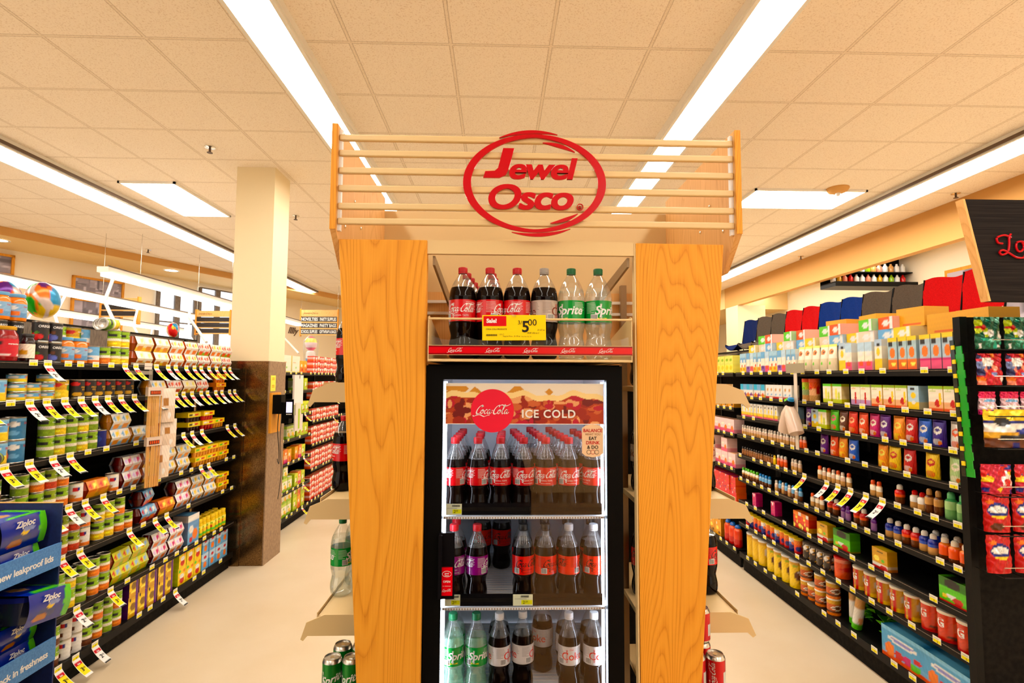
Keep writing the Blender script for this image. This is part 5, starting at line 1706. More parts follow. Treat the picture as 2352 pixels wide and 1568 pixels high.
def shelving(side, xf, y0, y1, levels, base_z, label, top_z, depth=.40, panel='back_panel_brown'):
    """run of gondola shelving; xf is the x of the shelf lips"""
    r = empty('shelving_unit', (xf, (y0 + y1) / 2, 0))
    tag(r, label, 'shelves')
    T = Matrix.Translation((-xf, -(y0 + y1) / 2, 0))
    s = 1 if side > 0 else -1
    xb = xf + s * depth
    def bx(b, xa, xc, ya, yc, za, zc, m):
        b.box(min(xa, xc), ya, za, max(xa, xc), yc, zc, m)
    def add(name, b, parent=r):
        me = b.mesh(name); me.transform(T); return obj(name, me, parent)
    for z in levels:
        b = MB(); bx(b, xf + s * .004, xb, y0, y1, z - .014, z, 'black_shelf'); sh = add('shelf', b)
        b = MB(); bx(b, xf - s * .004, xf + s * .004, y0, y1, z - .034, z + .004, 'black_shelf')
        bx(b, xf - s * .0055, xf - s * .004, y0, y1, z - .006, z - .003, 'back_panel_brown'); add('price_rail', b, sh)
    b = MB(); bx(b, xf, xb, y0, y1, base_z - .035, base_z, 'black_shelf'); sh = add('shelf', b)
    b = MB(); bx(b, xf - s * .006, xf, y0, y1, base_z - .04, base_z + .006, 'black_shelf'); add('price_rail', b, sh)
    b = MB(); bx(b, xf + s * .03, xf + s * .05, y0, y1, 0, base_z - .035, 'back_panel_dark'); add('kick_plate', b)
    b = MB(); bx(b, xb, xb + s * .02, y0, y1, .0, levels[0], 'back_panel_dark'); add('back_panel', b)
    b = MB(); bx(b, xb + s * .001, xb + s * .02, y0, y1, levels[0], top_z, panel); add('top_panel', b)
    b = MB(); bx(b, xb - s * .004, xb + s * .026, y0, y1, top_z, top_z + .012, 'black_shelf'); add('top_cap', b)
    y = y0
    while y < y1 + .01:
        b = MB(); bx(b, xb - s * .012, xb + s * .001, y - .015, y + .015, 0, top_z, 'black_shelf'); add('upright', b)
        y += 1.22
    for z in levels:
        b = MB()
        b.prism([(xf + s * .02, z - .03), (xb, z - .10), (xb, z - .014), (xf + s * .02, z - .014)], y1 - .004, y1, 'black_shelf', axis='y'); add('shelf_bracket', b)
    return r


XL, XR = -2.42, 2.24
LZ = [1.815, 1.612, 1.30, 1.01, .735, .412]
shelving(-1, XL, 2.48, 5.11, LZ, .135, 'long black gondola shelves of canned goods along the left aisle before the pillar', 2.07)
names = ['left aisle top shelf', 'left aisle second shelf', 'left aisle third shelf', 'left aisle fourth shelf', 'left aisle fifth shelf', 'left aisle sixth shelf', 'left aisle bottom shelf']
LS = [
    [(2.60, 2.70, 'syrup_jar', 1), (2.715, 2.84, 'cherry_jar', 1), (2.85, 2.925, 'dark_jar', 1), (2.93, 3.09, ('berry_can_red', 'berry_can_blue'), 2), (3.10, 3.30, 'peach_jar', 1), (3.31, 3.395, 'blue_white_can', 1),
     (3.40, 3.48, 'veg_orange', 1), (3.49, 3.66, 'veg_yellow', 2), (3.67, 3.70, 'veg_yellow', 1), (3.70, 4.06, ('cup_pear',), 2), (4.07, 4.26, 'cup_mandarin', 2), (4.27, 5.02, ('cup_mandarin', 'cup_mixed'), 2)],
    [(2.58, 2.79, 'pine_can', 1), (2.80, 3.06, 'pine_flat', (3, 2, 3)), (3.07, 3.19, 'gold_can', 1), (3.20, 3.72, 'deluxe_can', 1), (3.86, 4.06, 'cup_clear', 1), (4.07, 4.72, ('cup_mixed', 'cup_pear'), 1), (4.73, 5.06, ('tray_orange',), 2)],
    [(2.60, 2.98, ('pine_can_blue', 'pine_can'), 2), (3.0, 3.40, ('veg_green', 'veg_yellow'), 2), (3.41, 3.49, 'grey_end_can', 1), (3.50, 3.70, 'cup_clear', 2), (3.71, 3.90, 'cup_clear', 1), (4.02, 4.22, 'cup_orange', 1), (4.34, 4.54, 'tray_black', 2), (4.55, 4.73, 'tray_red', 2), (4.74, 5.06, 'tray_yellow', (1, 2))],
    [(2.70, 2.95, ('veg_bean', 'veg_tomato', 'veg_green'), (1, 2), 'b'), (2.96, 3.22, ('veg_orange', 'veg_tomato'), 2, 'b'), (3.23, 3.32, 'org_can', 1, 'b'), (3.33, 3.52, 'cup_orange', (1,)), (3.53, 3.62, 'org_can', 1), (3.63, 3.82, 'cup_cherry', 2), (3.83, 4.02, 'cup_pear', 2), (4.03, 4.44, 'cup_clear', 2), (4.45, 5.06, 'tray_yellow', 2)],
    [(2.90, 3.42, ('veg_tomato', 'org_can', 'veg_tomato', 'veg_tomato'), 2), (3.43, 3.60, ('veg_yellow',), 2, 'b'), (3.61, 3.80, 'veg_orange', (1, 2), 'b'), (3.82, 4.02, 'cup_blue', 1), (4.03, 4.22, 'cup_orange', 1), (4.23, 4.43, 'cup_cherry', 2), (4.44, 4.83, 'cup_clear', 2), (4.84, 5.04, 'tray_yellow', 2)],
    [(3.06, 3.40, ('veg_green', 'veg_yellow', 'veg_yellow'), 2, 'b'), (3.41, 3.56, 'veg_orange', 2), (3.57, 3.97, 'cup_green', 2), (3.98, 4.37, 'cup_cherry', 2), (4.40, 4.56, 'orange_carton', 1), (4.58, 5.05, 'baby_juice', 1, 'b')],
    [(3.04, 3.20, 'veg_bean', 2), (3.21, 3.36, 'org_bean', 2), (3.37, 3.45, 'veg_bean', 2), (3.46, 3.70, ('veg_orange', 'veg_green'), 2), (3.74, 4.28, 'snack_carton', 2), (4.30, 4.62, 'kids_carton', 2), (4.63, 5.05, 'baby_carton', 2)],
]
for i, (z, segs) in enumerate(zip(LZ + [.135], LS)):
    fill(-1, z + .0005, names[i], segs, XL, 'pillar', True, seed=i)
TAGB = [[(2.95, 3.0), (3.45, 3.75), (3.85, 5.2)], [(2.55, 2.7), (2.85, 5.2)], [(2.6, 3.2), (4.2, 5.2)], [(3.0, 3.5), (4.4, 4.9)], [(3.1, 3.75), (3.9, 4.2)], [(3.0, 3.6)], [(3.1, 3.8), (4.1, 4.25)]]
for i, z in enumerate(LZ + [.135]):
    tags(-1, XL, z, spread(2.62 if i < 2 else 2.75 if i < 4 else 3.0, 5.05, .115 if i < 2 else .135, 40 + i, .12), TAGB[i], names[i], 'pillar')

# loose items on the left shelves
def loose(key, x, y, z, rx, ry, rz, label):
    place(key, 0, 0, 0, 0, label, 'loose goods', Matrix.Translation((x, y, z)) @ Matrix.Rotation(rz, 4, 'Z') @ Matrix.Rotation(ry, 4, 'Y') @ Matrix.Rotation(rx, 4, 'X'))


for j, y in enumerate((2.90, 3.0)):
    place('dark_jar' if j == 2 else 'berry_can_blue', -2.64, y, 1.8155, pi / 2, 'black berry can hidden low behind the berry can stack, %s' % ('nearer', 'farther')[j], 'goods on the left aisle top shelf')
    place('berry_can_blue', -2.64, y, 1.927, pi / 2, 'black berry can under a blue lidded peach jar, %s' % ('nearer', 'farther')[j], 'goods on the left aisle top shelf')
    place('peach_jar', -2.64, y, 2.0385, pi / 2, 'blue lidded peach jar on top of the black cans, %s' % ('nearer', 'farther')[j], 'goods on the left aisle top shelf')
for j, y in enumerate((3.14, 3.24, 3.34, 3.43)):
    k = ('gold_can', 'veg_green', 'gold_can', 'blue_white_can')[j]
    place('veg_yellow', -2.60, y, 1.8155, pi / 2, 'yellow vegetable can in the back row behind the peach jars, %s' % nth(j + 1), 'goods on the left aisle top shelf')
    place(k, -2.60, y, 1.927, pi / 2, '%s on the back row behind the peach jars, %s' % (shorten(PR[k]['desc'], 6), nth(j + 1)), 'goods on the left aisle top shelf')
loose('veg_yellow', -2.475, 3.53, 2.075, pi / 2, 0, 0, 'can lying on its side on the yellow cans, round end facing out')
loose('veg_yellow', -2.56, 3.60, 2.075, pi / 2, 0, .1, 'yellow and green can lying on its side on the stack near cups')
loose('veg_tomato', -2.50, 2.80, 1.339, pi / 2, 0, .5, 'can tipped on its side in a gap on the left aisle third shelf')
loose('cup_blue', -2.50, 3.92, .846, 0, 0, pi / 2 + .25, 'dark fruit cup pack resting on top of blue and red sleeve')
M_plain('skewer_wood', (.80, .44, .11), .6)
# hanging clip strip with skewer bundles and utensil bags
r = empty('clip_strip', (-2.36, 3.72, 1.80))
tag(r, 'clear hanging strip with grey sign holder on the left aisle top shelf', 'clip strip')
b = MB(); b.box(-.062, -.10, -.045, -.058, .12, .035, 'print', lin((150, 140, 128))); b.box(-.057, .03, -.01, -.055, .11, .035, 'print', lin((226, 214, 204))); b.build('sign_holder', r)
b = MB(); b.box(-.005, .0, -.74, -.003, .04, -.01, 'clear_pet'); b.build('hanging_strip', r)


def skewers(x, y, z, label):
    r = empty('skewer_bundle', (x, y, z)); r.rotation_euler = (0, 0, pi / 2 - .35)
    tag(r, label, 'skewers', 'skewer bundles on the clip strip')
    rr = random.Random(int(z * 100))
    for i in range(11):
        b = MB(); xx = -.045 + i * .009 + rr.uniform(-.001, .001)
        yy = rr.uniform(-.006, .006)
        b.tube([(xx, yy, .0), (xx + rr.uniform(-.003, .003), yy, .285)], .0046, 6, 'skewer_wood'); b.build('skewer', r)
    b = MB(); b.box(-.055, -.013, .275, .055, .013, .335, 'print', lin((226, 206, 190))); b.box(-.040, -.0145, .285, .035, -.013, .312, 'print', brown)
    for i in range(5):
        b.box(-.034 + i * .014, -.0155, .290, -.026 + i * .014, -.0145, .308, 'print', coral)
    b.build('header_card', r)
    b = MB(); b.box(-.056, -.013, -.004, .056, .013, .275, 'door_glass'); b.build('plastic_sleeve', r)


skewers(-2.33, 3.735, 1.335, 'bundle of wooden skewers, upper of two on the clip strip')
skewers(-2.33, 3.745, 1.000, 'bundle of wooden skewers, lower of two on the clip strip')
for k, (yy, zz, hh) in enumerate(((3.90, 1.42, .24), (3.93, 1.24, .2), (3.86, 1.04, .22))):
    mk_pouch('util_%d' % k, 'bag', .13, .03, hh, art([(0, lin((226, 206, 186))), (.5, lin((236, 222, 208)))], [(.4, .6, .16, .12, lin((176, 130, 90)), 'r'), (.6, .2, .1, .1, white)], .15, k), noun='utensil_bag', mat='print_gloss')
    place('util_%d' % k, -2.345, yy, zz, pi / 2 - .35, 'clear bag of white plastic utensils on the clip strip, %s from top' % nth(k + 1), 'utensil bags on the clip strip')

# foil balloons behind the top panel
def balloon(x, y, z, r_, seed, label):
    o = empty('foil_balloon', (x, y, z)); tag(o, label, 'balloon', 'foil balloons behind the left shelves')
    rr = random.Random(seed)
    pal = [lin((226, 30, 30)), lin((240, 200, 20)), lin((30, 150, 210)), lin((240, 120, 20)), lin((60, 170, 60)), purple]
    bl = [(rr.random(), rr.random(), rr.uniform(.06, .12), rr.uniform(.12, .22), rr.choice(pal)) for _ in range(30)]
    f = art([(0, lin((220, 205, 200)))], bl, .08)
    b = MB()
    b.grid(lambda u, v: (r_ * .6 * sin(u * 2 * pi) * sin(pi * v), r_ * cos(u * 2 * pi) * sin(pi * v), -r_ * cos(pi * v)), 40, 20, 'print_foil', f, closed_u=True)
    b.build('balloon_body', o)
    b = MB(); b.tube([(0, 0, -r_), (.03, .01, (-r_ - z + 2.085) / 2), (-2.845 - x, 0, 2.085 - z)], .002, 5, 'white_plastic'); b.build('ribbon', o)


balloon(-3.0, 3.60, 2.24, .12, 1, 'large multicoloured foil balloon above the black berry cans')
balloon(-3.0, 3.33, 2.22, .10, 2, 'smaller multicoloured foil balloon left of the large balloon')
balloon(-2.95, 4.95, 2.16, .07, 5, 'small green and white balloon above shelf end near the pillar')

# canopy light bars above the neighbouring aisle
def light_bar(x, z, y0, y1, label):
    r = empty('canopy_light', (x, y0, z)); tag(r, label, 'shelf light', 'canopy lights over the far left aisles')
    b = MB(); b.box(-.05, 0, 0, .05, y1 - y0, .05, 'fixture_white'); b.box(.045, 0, .05, .055, y1 - y0, .06, 'dark_brown_and_shade'); b.build('housing', r)
    b = MB(); b.box(-.03, .02, -.035, .06, y1 - y0 - .02, .0, 'canopy_glow'); b.build('lens', r)
    y = .15
    while y < y1 - y0:
        b = MB(); b.tube([(0, y, 0), (.25, y - .45, -.30), (.655, y - .85, -.585)], .014, 8, 'fixture_white'); b.build('strut', r); y += 1.22


M_emit('canopy_glow', (1, .95, .88), 2.2)
light_bar(-3.50, 2.66, 4.80, 9.5, 'white canopy light bar nearest behind the left gondola, starting left of pillar')
light_bar(-4.9, 2.68, 3.6, 8.7, 'white canopy light bar second behind the left gondola')
light_bar(-6.1, 2.60, 4.6, 10.5, 'white canopy light bar farthest behind the left gondola')

# ------------------------------------------------------------------ pillar fittings
r = empty('pillar_notice', (-2.154, 5.235, 1.68)); tag(r, 'small yellow notice on the clad side of the pillar', 'notice')
b = MB(); b.box(0, -.055, -.075, .003, .055, .075, 'paper', ltyel)
for k_, z_ in enumerate((.05, .035, -.02, -.035)):
    b.box(.003, -.03, z_ - .004, .0036, .03, z_ + .004, 'paper', gold)
b.build('notice_sheet', r)
r = empty('price_checker', (-2.155, 5.27, 1.33)); tag(r, 'black handheld price checker in holder on wooden board beside the pillar', 'scanner')
b = MB(); b.box(0, -.10, -.12, .02, .12, .26, 'oak_laminate'); b.build('mounting_board', r)
b = MB(); b.box(.02, -.075, .06, .10, .03, .24, 'black_plastic'); b.build('holder', r)
b = MB(); b.prism([(-.06, -.03), (.02, -.03), (.03, .0), (.03, .17), (-.06, .17)], .10, .17, 'black_plastic', axis='x'); b.build('scanner_grip', r)
b = MB(); b.box(.15, -.10, .02, .225, -.085, .20, 'black_plastic'); b.build('handset', r)
b = MB(); b.box(.160, -.102, .075, .215, -.1, .175, 'screen_glow'); b.build('screen', r)
b = MB()
for i in range(4):
    b.box(.162 + i * .0135, -.103, .055, .171 + i * .0135, -.1, .064, 'white_plastic')
b.build('keypad', r)
b = MB(); b.tube(smooth_path([(.06, -.02, .06), (.055, -.02, -.10), (.07, -.01, -.3), (.06, .02, -.42), (.03, .05, -.38)], 6), .004, 6, 'cable'); b.tube(smooth_path([(.09, -.02, .06), (.085, -.03, -.2), (.10, -.02, -.5), (.07, 0, -.75)], 6), .003, 6, 'cable'); b.build('cord', r)

# ------------------------------------------------------------------ gondola beyond the pillar
SZ = [1.79, 1.575, 1.285, 1.015, .745, .42]
shelving(-1, XL, 5.72, 7.12, SZ, .135, 'gondola shelves of green cartons just beyond the pillar', 1.93)
FZ = [1.79, 1.45, 1.165, .86, .54]
shelving(-1, XL, 7.14, 10.6, FZ, .135, 'gondola shelves of red snack boxes farthest along the left aisle', 1.93)
n2 = ['shelf one beyond pillar', 'shelf two beyond pillar', 'shelf three beyond pillar', 'shelf four beyond pillar', 'shelf five beyond pillar', 'shelf six beyond pillar', 'floor shelf beyond pillar']
SS = [[(5.8, 6.1, ('tea_orange', 'tea_green'), 1), (6.15, 6.42, 'large_white_carton', 1), (6.45, 7.08, ('large_white_carton', 'tea_orange', 'tea_orange'), 1)],
      [(5.9, 6.2, 'snack_peach', 2), (6.6, 7.08, ('tea_green', 'tea_lime', 'tea_lime'), 1)],
      [(6.3, 7.08, ('tea_lime', 'tea_lime'), 1)],
      [(6.0, 6.3, 'tea_green', 1), (6.35, 6.6, 'tea_green', 1), (6.65, 7.08, 'tea_lime', 1)],
      [(5.9, 6.14, 'purple_carton', 1), (6.16, 6.6, ('tea_orange', 'pink_tea', 'tea_orange'), 1), (6.62, 7.08, ('tea_orange', 'pink_tea', 'tea_lime'), 1)],
      [(5.85, 6.0, 'purple_carton', 1), (6.05, 6.6, 'tea_green', (1, 2)), (6.62, 7.08, ('tea_lime', 'pink_tea'), 1)],
      [(5.8, 6.6, 'tea_green', 2), (6.62, 7.08, ('tea_lime', 'tea_orange'), 2)]]
for i, (z, segs) in enumerate(zip(SZ + [.135], SS)):
    fill(-1, z + .0005, n2[i], segs, XL, 'pillar', False, seed=20 + i)
    tags(-1, XL, z, spread(5.85, 7.05, .17, 70 + i, .2), [(6.2, 6.3), (6.75, 6.95)], n2[i], 'pillar', False)
n3 = ['far left top shelf', 'far left second shelf', 'far left third shelf', 'far left fourth shelf', 'far left fifth shelf', 'far left floor shelf']
for i, (z, st) in enumerate(zip(FZ + [.135], (4, 3, 3, 3, 3, 4))):
    h = (FZ[i - 1] - z if i else .5)
    st = min(4, max(2, int((h - .06) / .076))) if i else 3
    fill(-1, z + .0005, n3[i], [(7.18, 8.45, ('snack_red', 'snack_peach', 'snack_red') if i % 2 else ('snack_red', 'snack_red', 'snack_peach'), st)], XL, 'green cartons', False, seed=30 + i)
    tags(-1, XL, z, spread(7.2, 8.5, .14, 90 + i, .1), [(8.0, 8.1)], n3[i], 'green cartons', False)
# plush toy, bagged toys and script sign on top of the far gondola
r = empty('plush_chick', (-2.62, 6.35, 1.945)); tag(r, 'yellow plush chick in a basket on top of the shelves beyond pillar', 'plush toy')
b = MB(); b.lathe([(.07, 0), (.10, .03), (.11, .09), (.09, .10)], 20, 'print', pink); b.build('basket', r)
b = MB(); b.lathe([(.04, .09), (.085, .13), (.08, .18), (.05, .21), (.055, .235), (.035, .27), (.0, .285)], 20, 'print', yellow); b.build('chick_body', r)
b = MB(); b.lathe([(.012, 0), (.0, .02)], 8, 'print', orange); me = b.mesh('beak'); me.transform(Matrix.Translation((.03, -.055, .235)) @ Matrix.Rotation(pi / 2, 4, 'X')); obj('beak', me, r)
for s_ in (-1, 1):
    b = MB(); b.lathe([(.0, -.005), (.005, 0), (.0, .005)], 8, 'print', BLACK); me = b.mesh('eye'); me.transform(Matrix.Translation((.02 + .02 * s_, -.055, .25))); obj('eye', me, r)
r = empty('wrapped_toy', (-2.60, 7.55, 1.945)); tag(r, 'clear wrapped white and pink toy standing on far left shelves', 'toy')
b = MB(); b.lathe([(.06, 0), (.07, .05), (.06, .14), (.03, .16), (.07, .20), (.085, .27), (.06, .33), (.0, .36)], 18, 'print_gloss', lin((236, 214, 222)), cols=[sky, white, white, pink, lin((236, 214, 222)), ltyel, pink]); b.build('toy_body', r)
b = MB(); b.lathe([(.09, 0), (.10, .15), (.10, .3), (.02, .38)], 12, 'clear_pet'); b.build('wrap', r)
r = empty('promo_panel', (-2.33, 6.42, 1.42)); tag(r, 'hanging cluster of white bags and cards clipped beside the price checker', 'clip strip')
b = MB(); b.box(-.085, -.01, .30, .0, .01, .345, 'white_plastic'); b.build('hook', r)
b = MB(); b.box(-.02, -.16, .0, .0, .12, .34, 'print', lin((238, 230, 226))); b.build('white_bag', r)
b = MB(); b.box(-.01, -.12, -.14, .01, .04, .02, 'print', lin((230, 220, 206))); b.build('small_card', r)
b = MB(); b.box(.0, -.15, -.30, .012, .10, -.12, 'print', lin((222, 212, 204))); b.box(.012, -.05, -.28, .013, .0, -.05, 'print', lin((170, 200, 40))); b.build('foil_bag', r)

# ------------------------------------------------------------------ right gondola
RZ = [1.80, 1.585, 1.405, 1.235, 1.05, .84, .635, .435]
shelving(1, XR, 2.555, 5.0, RZ, .16, 'long black gondola shelves of drink mixes along the right aisle', 2.0, panel='back_panel_dark')
rn = ['right aisle top shelf', 'right aisle second shelf', 'right aisle third shelf', 'right aisle fourth shelf', 'right aisle fifth shelf', 'right aisle sixth shelf', 'right aisle seventh shelf', 'right aisle eighth shelf', 'right aisle bottom shelf']
RS = [
    [(2.60, 2.82, ('juice_pink',), 1), (2.83, 3.06, 'juice_orange', 1), (3.10, 3.17, 'juice_yellow', 1), (3.18, 3.33, ('mix_pink',), 1), (3.37, 3.52, ('mix_pink', 'juice_yellow'), 1), (3.56, 4.02, 'white_pouch', 1), (4.02, 4.95, ('mix_blue', 'mix_blue', 'mix_pink', 'mix_purple'), 1)],
    [(2.58, 2.82, 'straw_box', 1), (2.83, 2.91, 'lemon_box', 1), (2.92, 3.20, 'straw_box', 1), (3.21, 3.48, 'straw_box_lilac', 1), (3.49, 3.70, 'lime_box', 1), (3.72, 3.79, 'g_red', 1), (3.80, 3.96, ('g_red', 'g_green'), 1), (4.08, 4.50, ('white_mark_box',), 1), (4.51, 4.96, ('cyan_box', 'cyan_box_mag'), 1)],
    [(2.58, 2.68, 'pouch_10', 1), (2.69, 2.96, ('pouch_9', 'pouch_8', 'pouch_7'), 1), (2.97, 3.06, 'pouch_6', 1), (3.07, 3.25, ('pouch_5', 'pouch_4'), 1), (3.26, 3.54, ('pouch_3', 'pouch_2', 'pouch_1'), 1), (3.55, 3.64, 'pouch_0', 1), (3.66, 3.95, ('lime_box', 'lemon_box', 'pouch_5'), 1), (4.02, 4.2, 'lemon_box', 1), (4.3, 4.96, 'dot_box', 1)],
    [(2.59, 2.69, 'pouch_12', 1), (2.74, 2.84, 'pouch_11', 1), (2.90, 3.0, 'pouch_7', 1), (3.01, 3.20, ('pouch_11', 'pouch_6'), 1), (3.36, 3.46, 'pouch_8', 1), (3.47, 3.66, ('pouch_6', 'pouch_3'), 1), (3.67, 3.78, 'pouch_5', 1), (3.92, 4.04, 'enh_red', 1), (4.06, 4.96, 'enh_white', 1)],
    [(2.59, 2.73, 'btl_green', 1), (2.74, 2.84, 'btl_brown', 1), (2.84, 2.98, 'btl_white_s', 1), (3.0, 3.10, 'btl_red', 1), (3.16, 3.28, 'enh_orange', 1), (3.44, 3.80, ('enh_orange', 'enh_white'), 1), (4.0, 4.15, 'enh_white', 1), (4.2, 4.34, 'enh_red', 1), (4.36, 4.5, 'enh_yellow', 1), (4.4, 4.96, 'enh_dark', 1)],
    [(2.58, 2.77, 'btl_orange', 1, 'b'), (2.78, 2.90, 'btl_blue', 1, 'b'), (2.90, 3.02, 'btl_red', 1), (3.03, 3.14, 'btl_blue', 1), (3.22, 3.30, 'enh_purple', 1), (3.31, 3.44, 'btl_red', 1), (3.45, 3.56, 'enh_purple', 1), (3.58, 3.72, 'btl_red', 1), (3.74, 3.90, 'enh_orange', 1), (4.0, 4.4, ('enh_blue', 'enh_white'), 1), (4.46, 4.66, 'enh_blue', 1), (4.67, 4.98, 'enh_green', 1)],
    [(2.60, 2.78, 'green_cut_box', 1), (3.12, 3.26, 'yellow_hang_box', 1), (3.46, 3.64, 'green_cut_box', 1), (3.68, 3.82, 'yellow_hang_box', 1), (3.9, 4.2, 'orange_bag_box', 1), (4.38, 4.46, 'mag_box', 1), (4.7, 4.78, 'mag_box', 1)],
    [(2.58, 2.93, 'tub_g_red', 1), (2.94, 3.48, 'tub_g', 1), (3.56, 3.68, 'tub_salmon', 1), (3.70, 4.06, 'tub_zebra', 1), (4.07, 4.98, ('tub_tang', 'tub_blue', 'tub_tang'), 1, '')],
    [(2.58, 3.22, 'kool_box', 1), (3.66, 3.78, 'tub_amber', 2), (3.80, 4.08, 'tub_amber', (1, 2)), (4.12, 4.60, 'tub_yellow', 1), (4.61, 4.98, 'tub_plain', 1)],
]
for i, (z, segs) in enumerate(zip(RZ + [.16], RS)):
    fill(1, z + .0005, rn[i], segs, XR, 'candy rack', False, seed=50 + i)
RB = [[(3.0, 3.05)], [], [], [], [(3.05, 3.95)], [], [], [], []]
for i, z in enumerate(RZ + [.16]):
    tags(1, XR, z, spread(2.60, 4.97, .16 if i in (0, 1, 2, 3, 6, 7, 8) else .13, 140 + i, .14), RB[i], rn[i], 'candy rack', False)
# cases stacked over the front rows of the top shelf
rr = random.Random(8)
k = 0
y = 3.08
while y < 4.95:
    n = 1 + (k % 3 != 0)
    for j in range(n):
        kk = 'top_box_%d' % ((k * 2 + j * 3) % 6)
        x = XR + .19 + .02 * (k % 2)
        place(kk, x, y, 1.981 + j * .0755, -pi / 2 + rr.uniform(-.08, .08), shorten(PR[kk]['desc'], 7) + ', %s from candy rack, %s layer' % (nth(k + 1), ('lower', 'upper')[j]), 'drink cases stacked over the right top shelf')
    place('mix_blue' if y > 4 else 'juice_yellow', XR + .20, y, 1.8005, -pi / 2, 'drink mix carton supporting the stacked cases, %s from candy rack' % nth(k + 1), 'drink cases stacked over the right top shelf')
    y += .155; k += 1
for i, (y, z, rz) in enumerate(((2.68, 1.981, 0), (2.87, 1.981, .1), (3.10, 2.058, .1), (3.45, 2.058, -.1), (3.80, 2.058, .15))):
    if i < 2:
        for q in (-.05, .05):
            place('juice_orange', XR + .22, y + q, 1.8005, -pi / 2, 'orange drink carton under the %s cardboard box from candy rack, %s' % (nth(i + 1), 'near' if q < 0 else 'far'), 'cartons under the cardboard boxes')
    z = 2.0 if i < 2 else 2.058
    if i > 1:
        place('top_box_%d' % i, XR + .26, y, 1.981, -pi / 2, 'white drink case under the %s cardboard box from the candy rack' % nth(i + 1), 'drink cases stacked over the right top shelf')
    place('kraft_box', XR + .27, y, z, -pi / 2 + rz, 'brown cardboard box atop the right shelves, %s from the candy rack' % nth(i + 1), 'cardboard boxes on the right shelves')

# folding fabric chairs on display above the drink mixes
def fabric_mat(name, c):
    return M_noisy(name, tuple(x * .7 for x in c), c, scale=(160, 160, 160), rough=.9, spec=.1)


fabric_mat('fabric_blue', lin((20, 52, 130))); fabric_mat('fabric_grey', lin((92, 80, 68))); fabric_mat('fabric_red', lin((205, 16, 18))); fabric_mat('fabric_navy', lin((22, 38, 92)))


def camp_chair(x, y, z, mat, rz, s, label):
    r = empty('folding_chair', (x, y, z)); r.rotation_euler = (0, 0, rz); r.scale = (.58, .60, .86)
    tag(r, label, 'chair', 'folding fabric chairs above the right shelves')
    b = MB()
    def back(u, v, t):
        xx = (u - .5) * (.44 + .03 * v)
        sag = .045 * (1 - (2 * u - 1) ** 2) * (1 - .4 * v)
        return (xx, .16 + .08 * v + sag + t + .005 * sin(u * 19 + v * 7), .10 + v * .34 + .012 * sin(u * 6))
    b.grid(lambda u, v: back(u, v, 0), 16, 12, mat); b.grid(lambda u, v: back(1 - u, v, .012), 16, 12, mat); b.build('backrest', r)
    b = MB()
    def seat(u, v, t):
        xx = (u - .5) * .44
        sag = -.06 * (1 - (2 * u - 1) ** 2)
        return (xx, -.20 + v * .38, .13 + sag - .05 * (1 - v) + t + .03 * max(0, .25 - v))
    b.grid(lambda u, v: seat(u, v, 0), 16, 10, mat); b.grid(lambda u, v: seat(1 - u, v, -.012), 16, 10, mat)
    b.grid(lambda u, v: ((u - .5) * .44, -.20 - .01 * v, .08 - .06 * (1 - (2 * u - 1) ** 2) + .02 - v * .02), 16, 4, mat); b.build('seat', r)
    for sx in (-1, 1):
        b = MB(); b.tube([(sx * .225, .20, .0), (sx * .228, .17, .12), (sx * .235, .245, .44)], .010, 8, 'black_plastic'); b.build('side_pole', r)
        b = MB(); b.tube([(sx * .22, -.20, .10), (sx * .22, .18, .005)], .009, 8, 'black_plastic'); b.build('brace', r)
        b = MB(); b.lathe([(.0, -.016), (.016, 0), (.0, .016)], 10, 'white_plastic'); me = b.mesh('joint'); me.transform(Matrix.Translation((sx * .225, .15, .13))); obj('joint', me, r)


chairs = [(3.16, 'fabric_red', 'red fabric folding chair nearest the black sign', 0), (3.46, 'fabric_red', 'red fabric folding chair second from the black sign', .15), (3.78, 'fabric_grey', 'grey fabric folding chair next to the near red pair', -.1),
          (4.09, 'fabric_grey', 'grey fabric folding chair beside the bright blue chairs', .1), (4.38, 'fabric_blue', 'blue fabric folding chair, nearer of the bright blue pair', -.05), (4.67, 'fabric_blue', 'blue fabric folding chair, farther of the bright blue pair', .1),
          (4.96, 'fabric_red', 'red fabric folding chair just beyond the blue pair', 0), (5.25, 'fabric_red', 'red fabric folding chair in the middle distance beside grey chair', .1), (5.55, 'fabric_grey', 'grey fabric folding chair beyond the far red pair', 0),
          (5.85, 'fabric_grey', 'grey fabric folding chair second from the far end', .1), (6.2, 'fabric_navy', 'navy fabric folding chair at far end of the display', 0)]
for y, m, lb, rz in chairs:
    camp_chair(2.84, y, 2.055, m, -pi / 2 + rz * .4 + .12, 1, lb)
# riser shelf that carries the chairs
r = empty('riser_shelf', (2.80, 4.7, 2.035)); tag(r, 'dark riser shelf under the folding chairs above right gondola', 'shelf')
b = MB(); b.box(-.125, -1.8, .0, .30, 1.8, .02, 'black_shelf'); b.build('riser_board', r)
for yy in (-1.7, -.6, .6, 1.7):
    b = MB(); b.box(.10, yy - .02, -2.035, .13, yy + .02, 0, 'black_shelf'); b.build('riser_post', r)

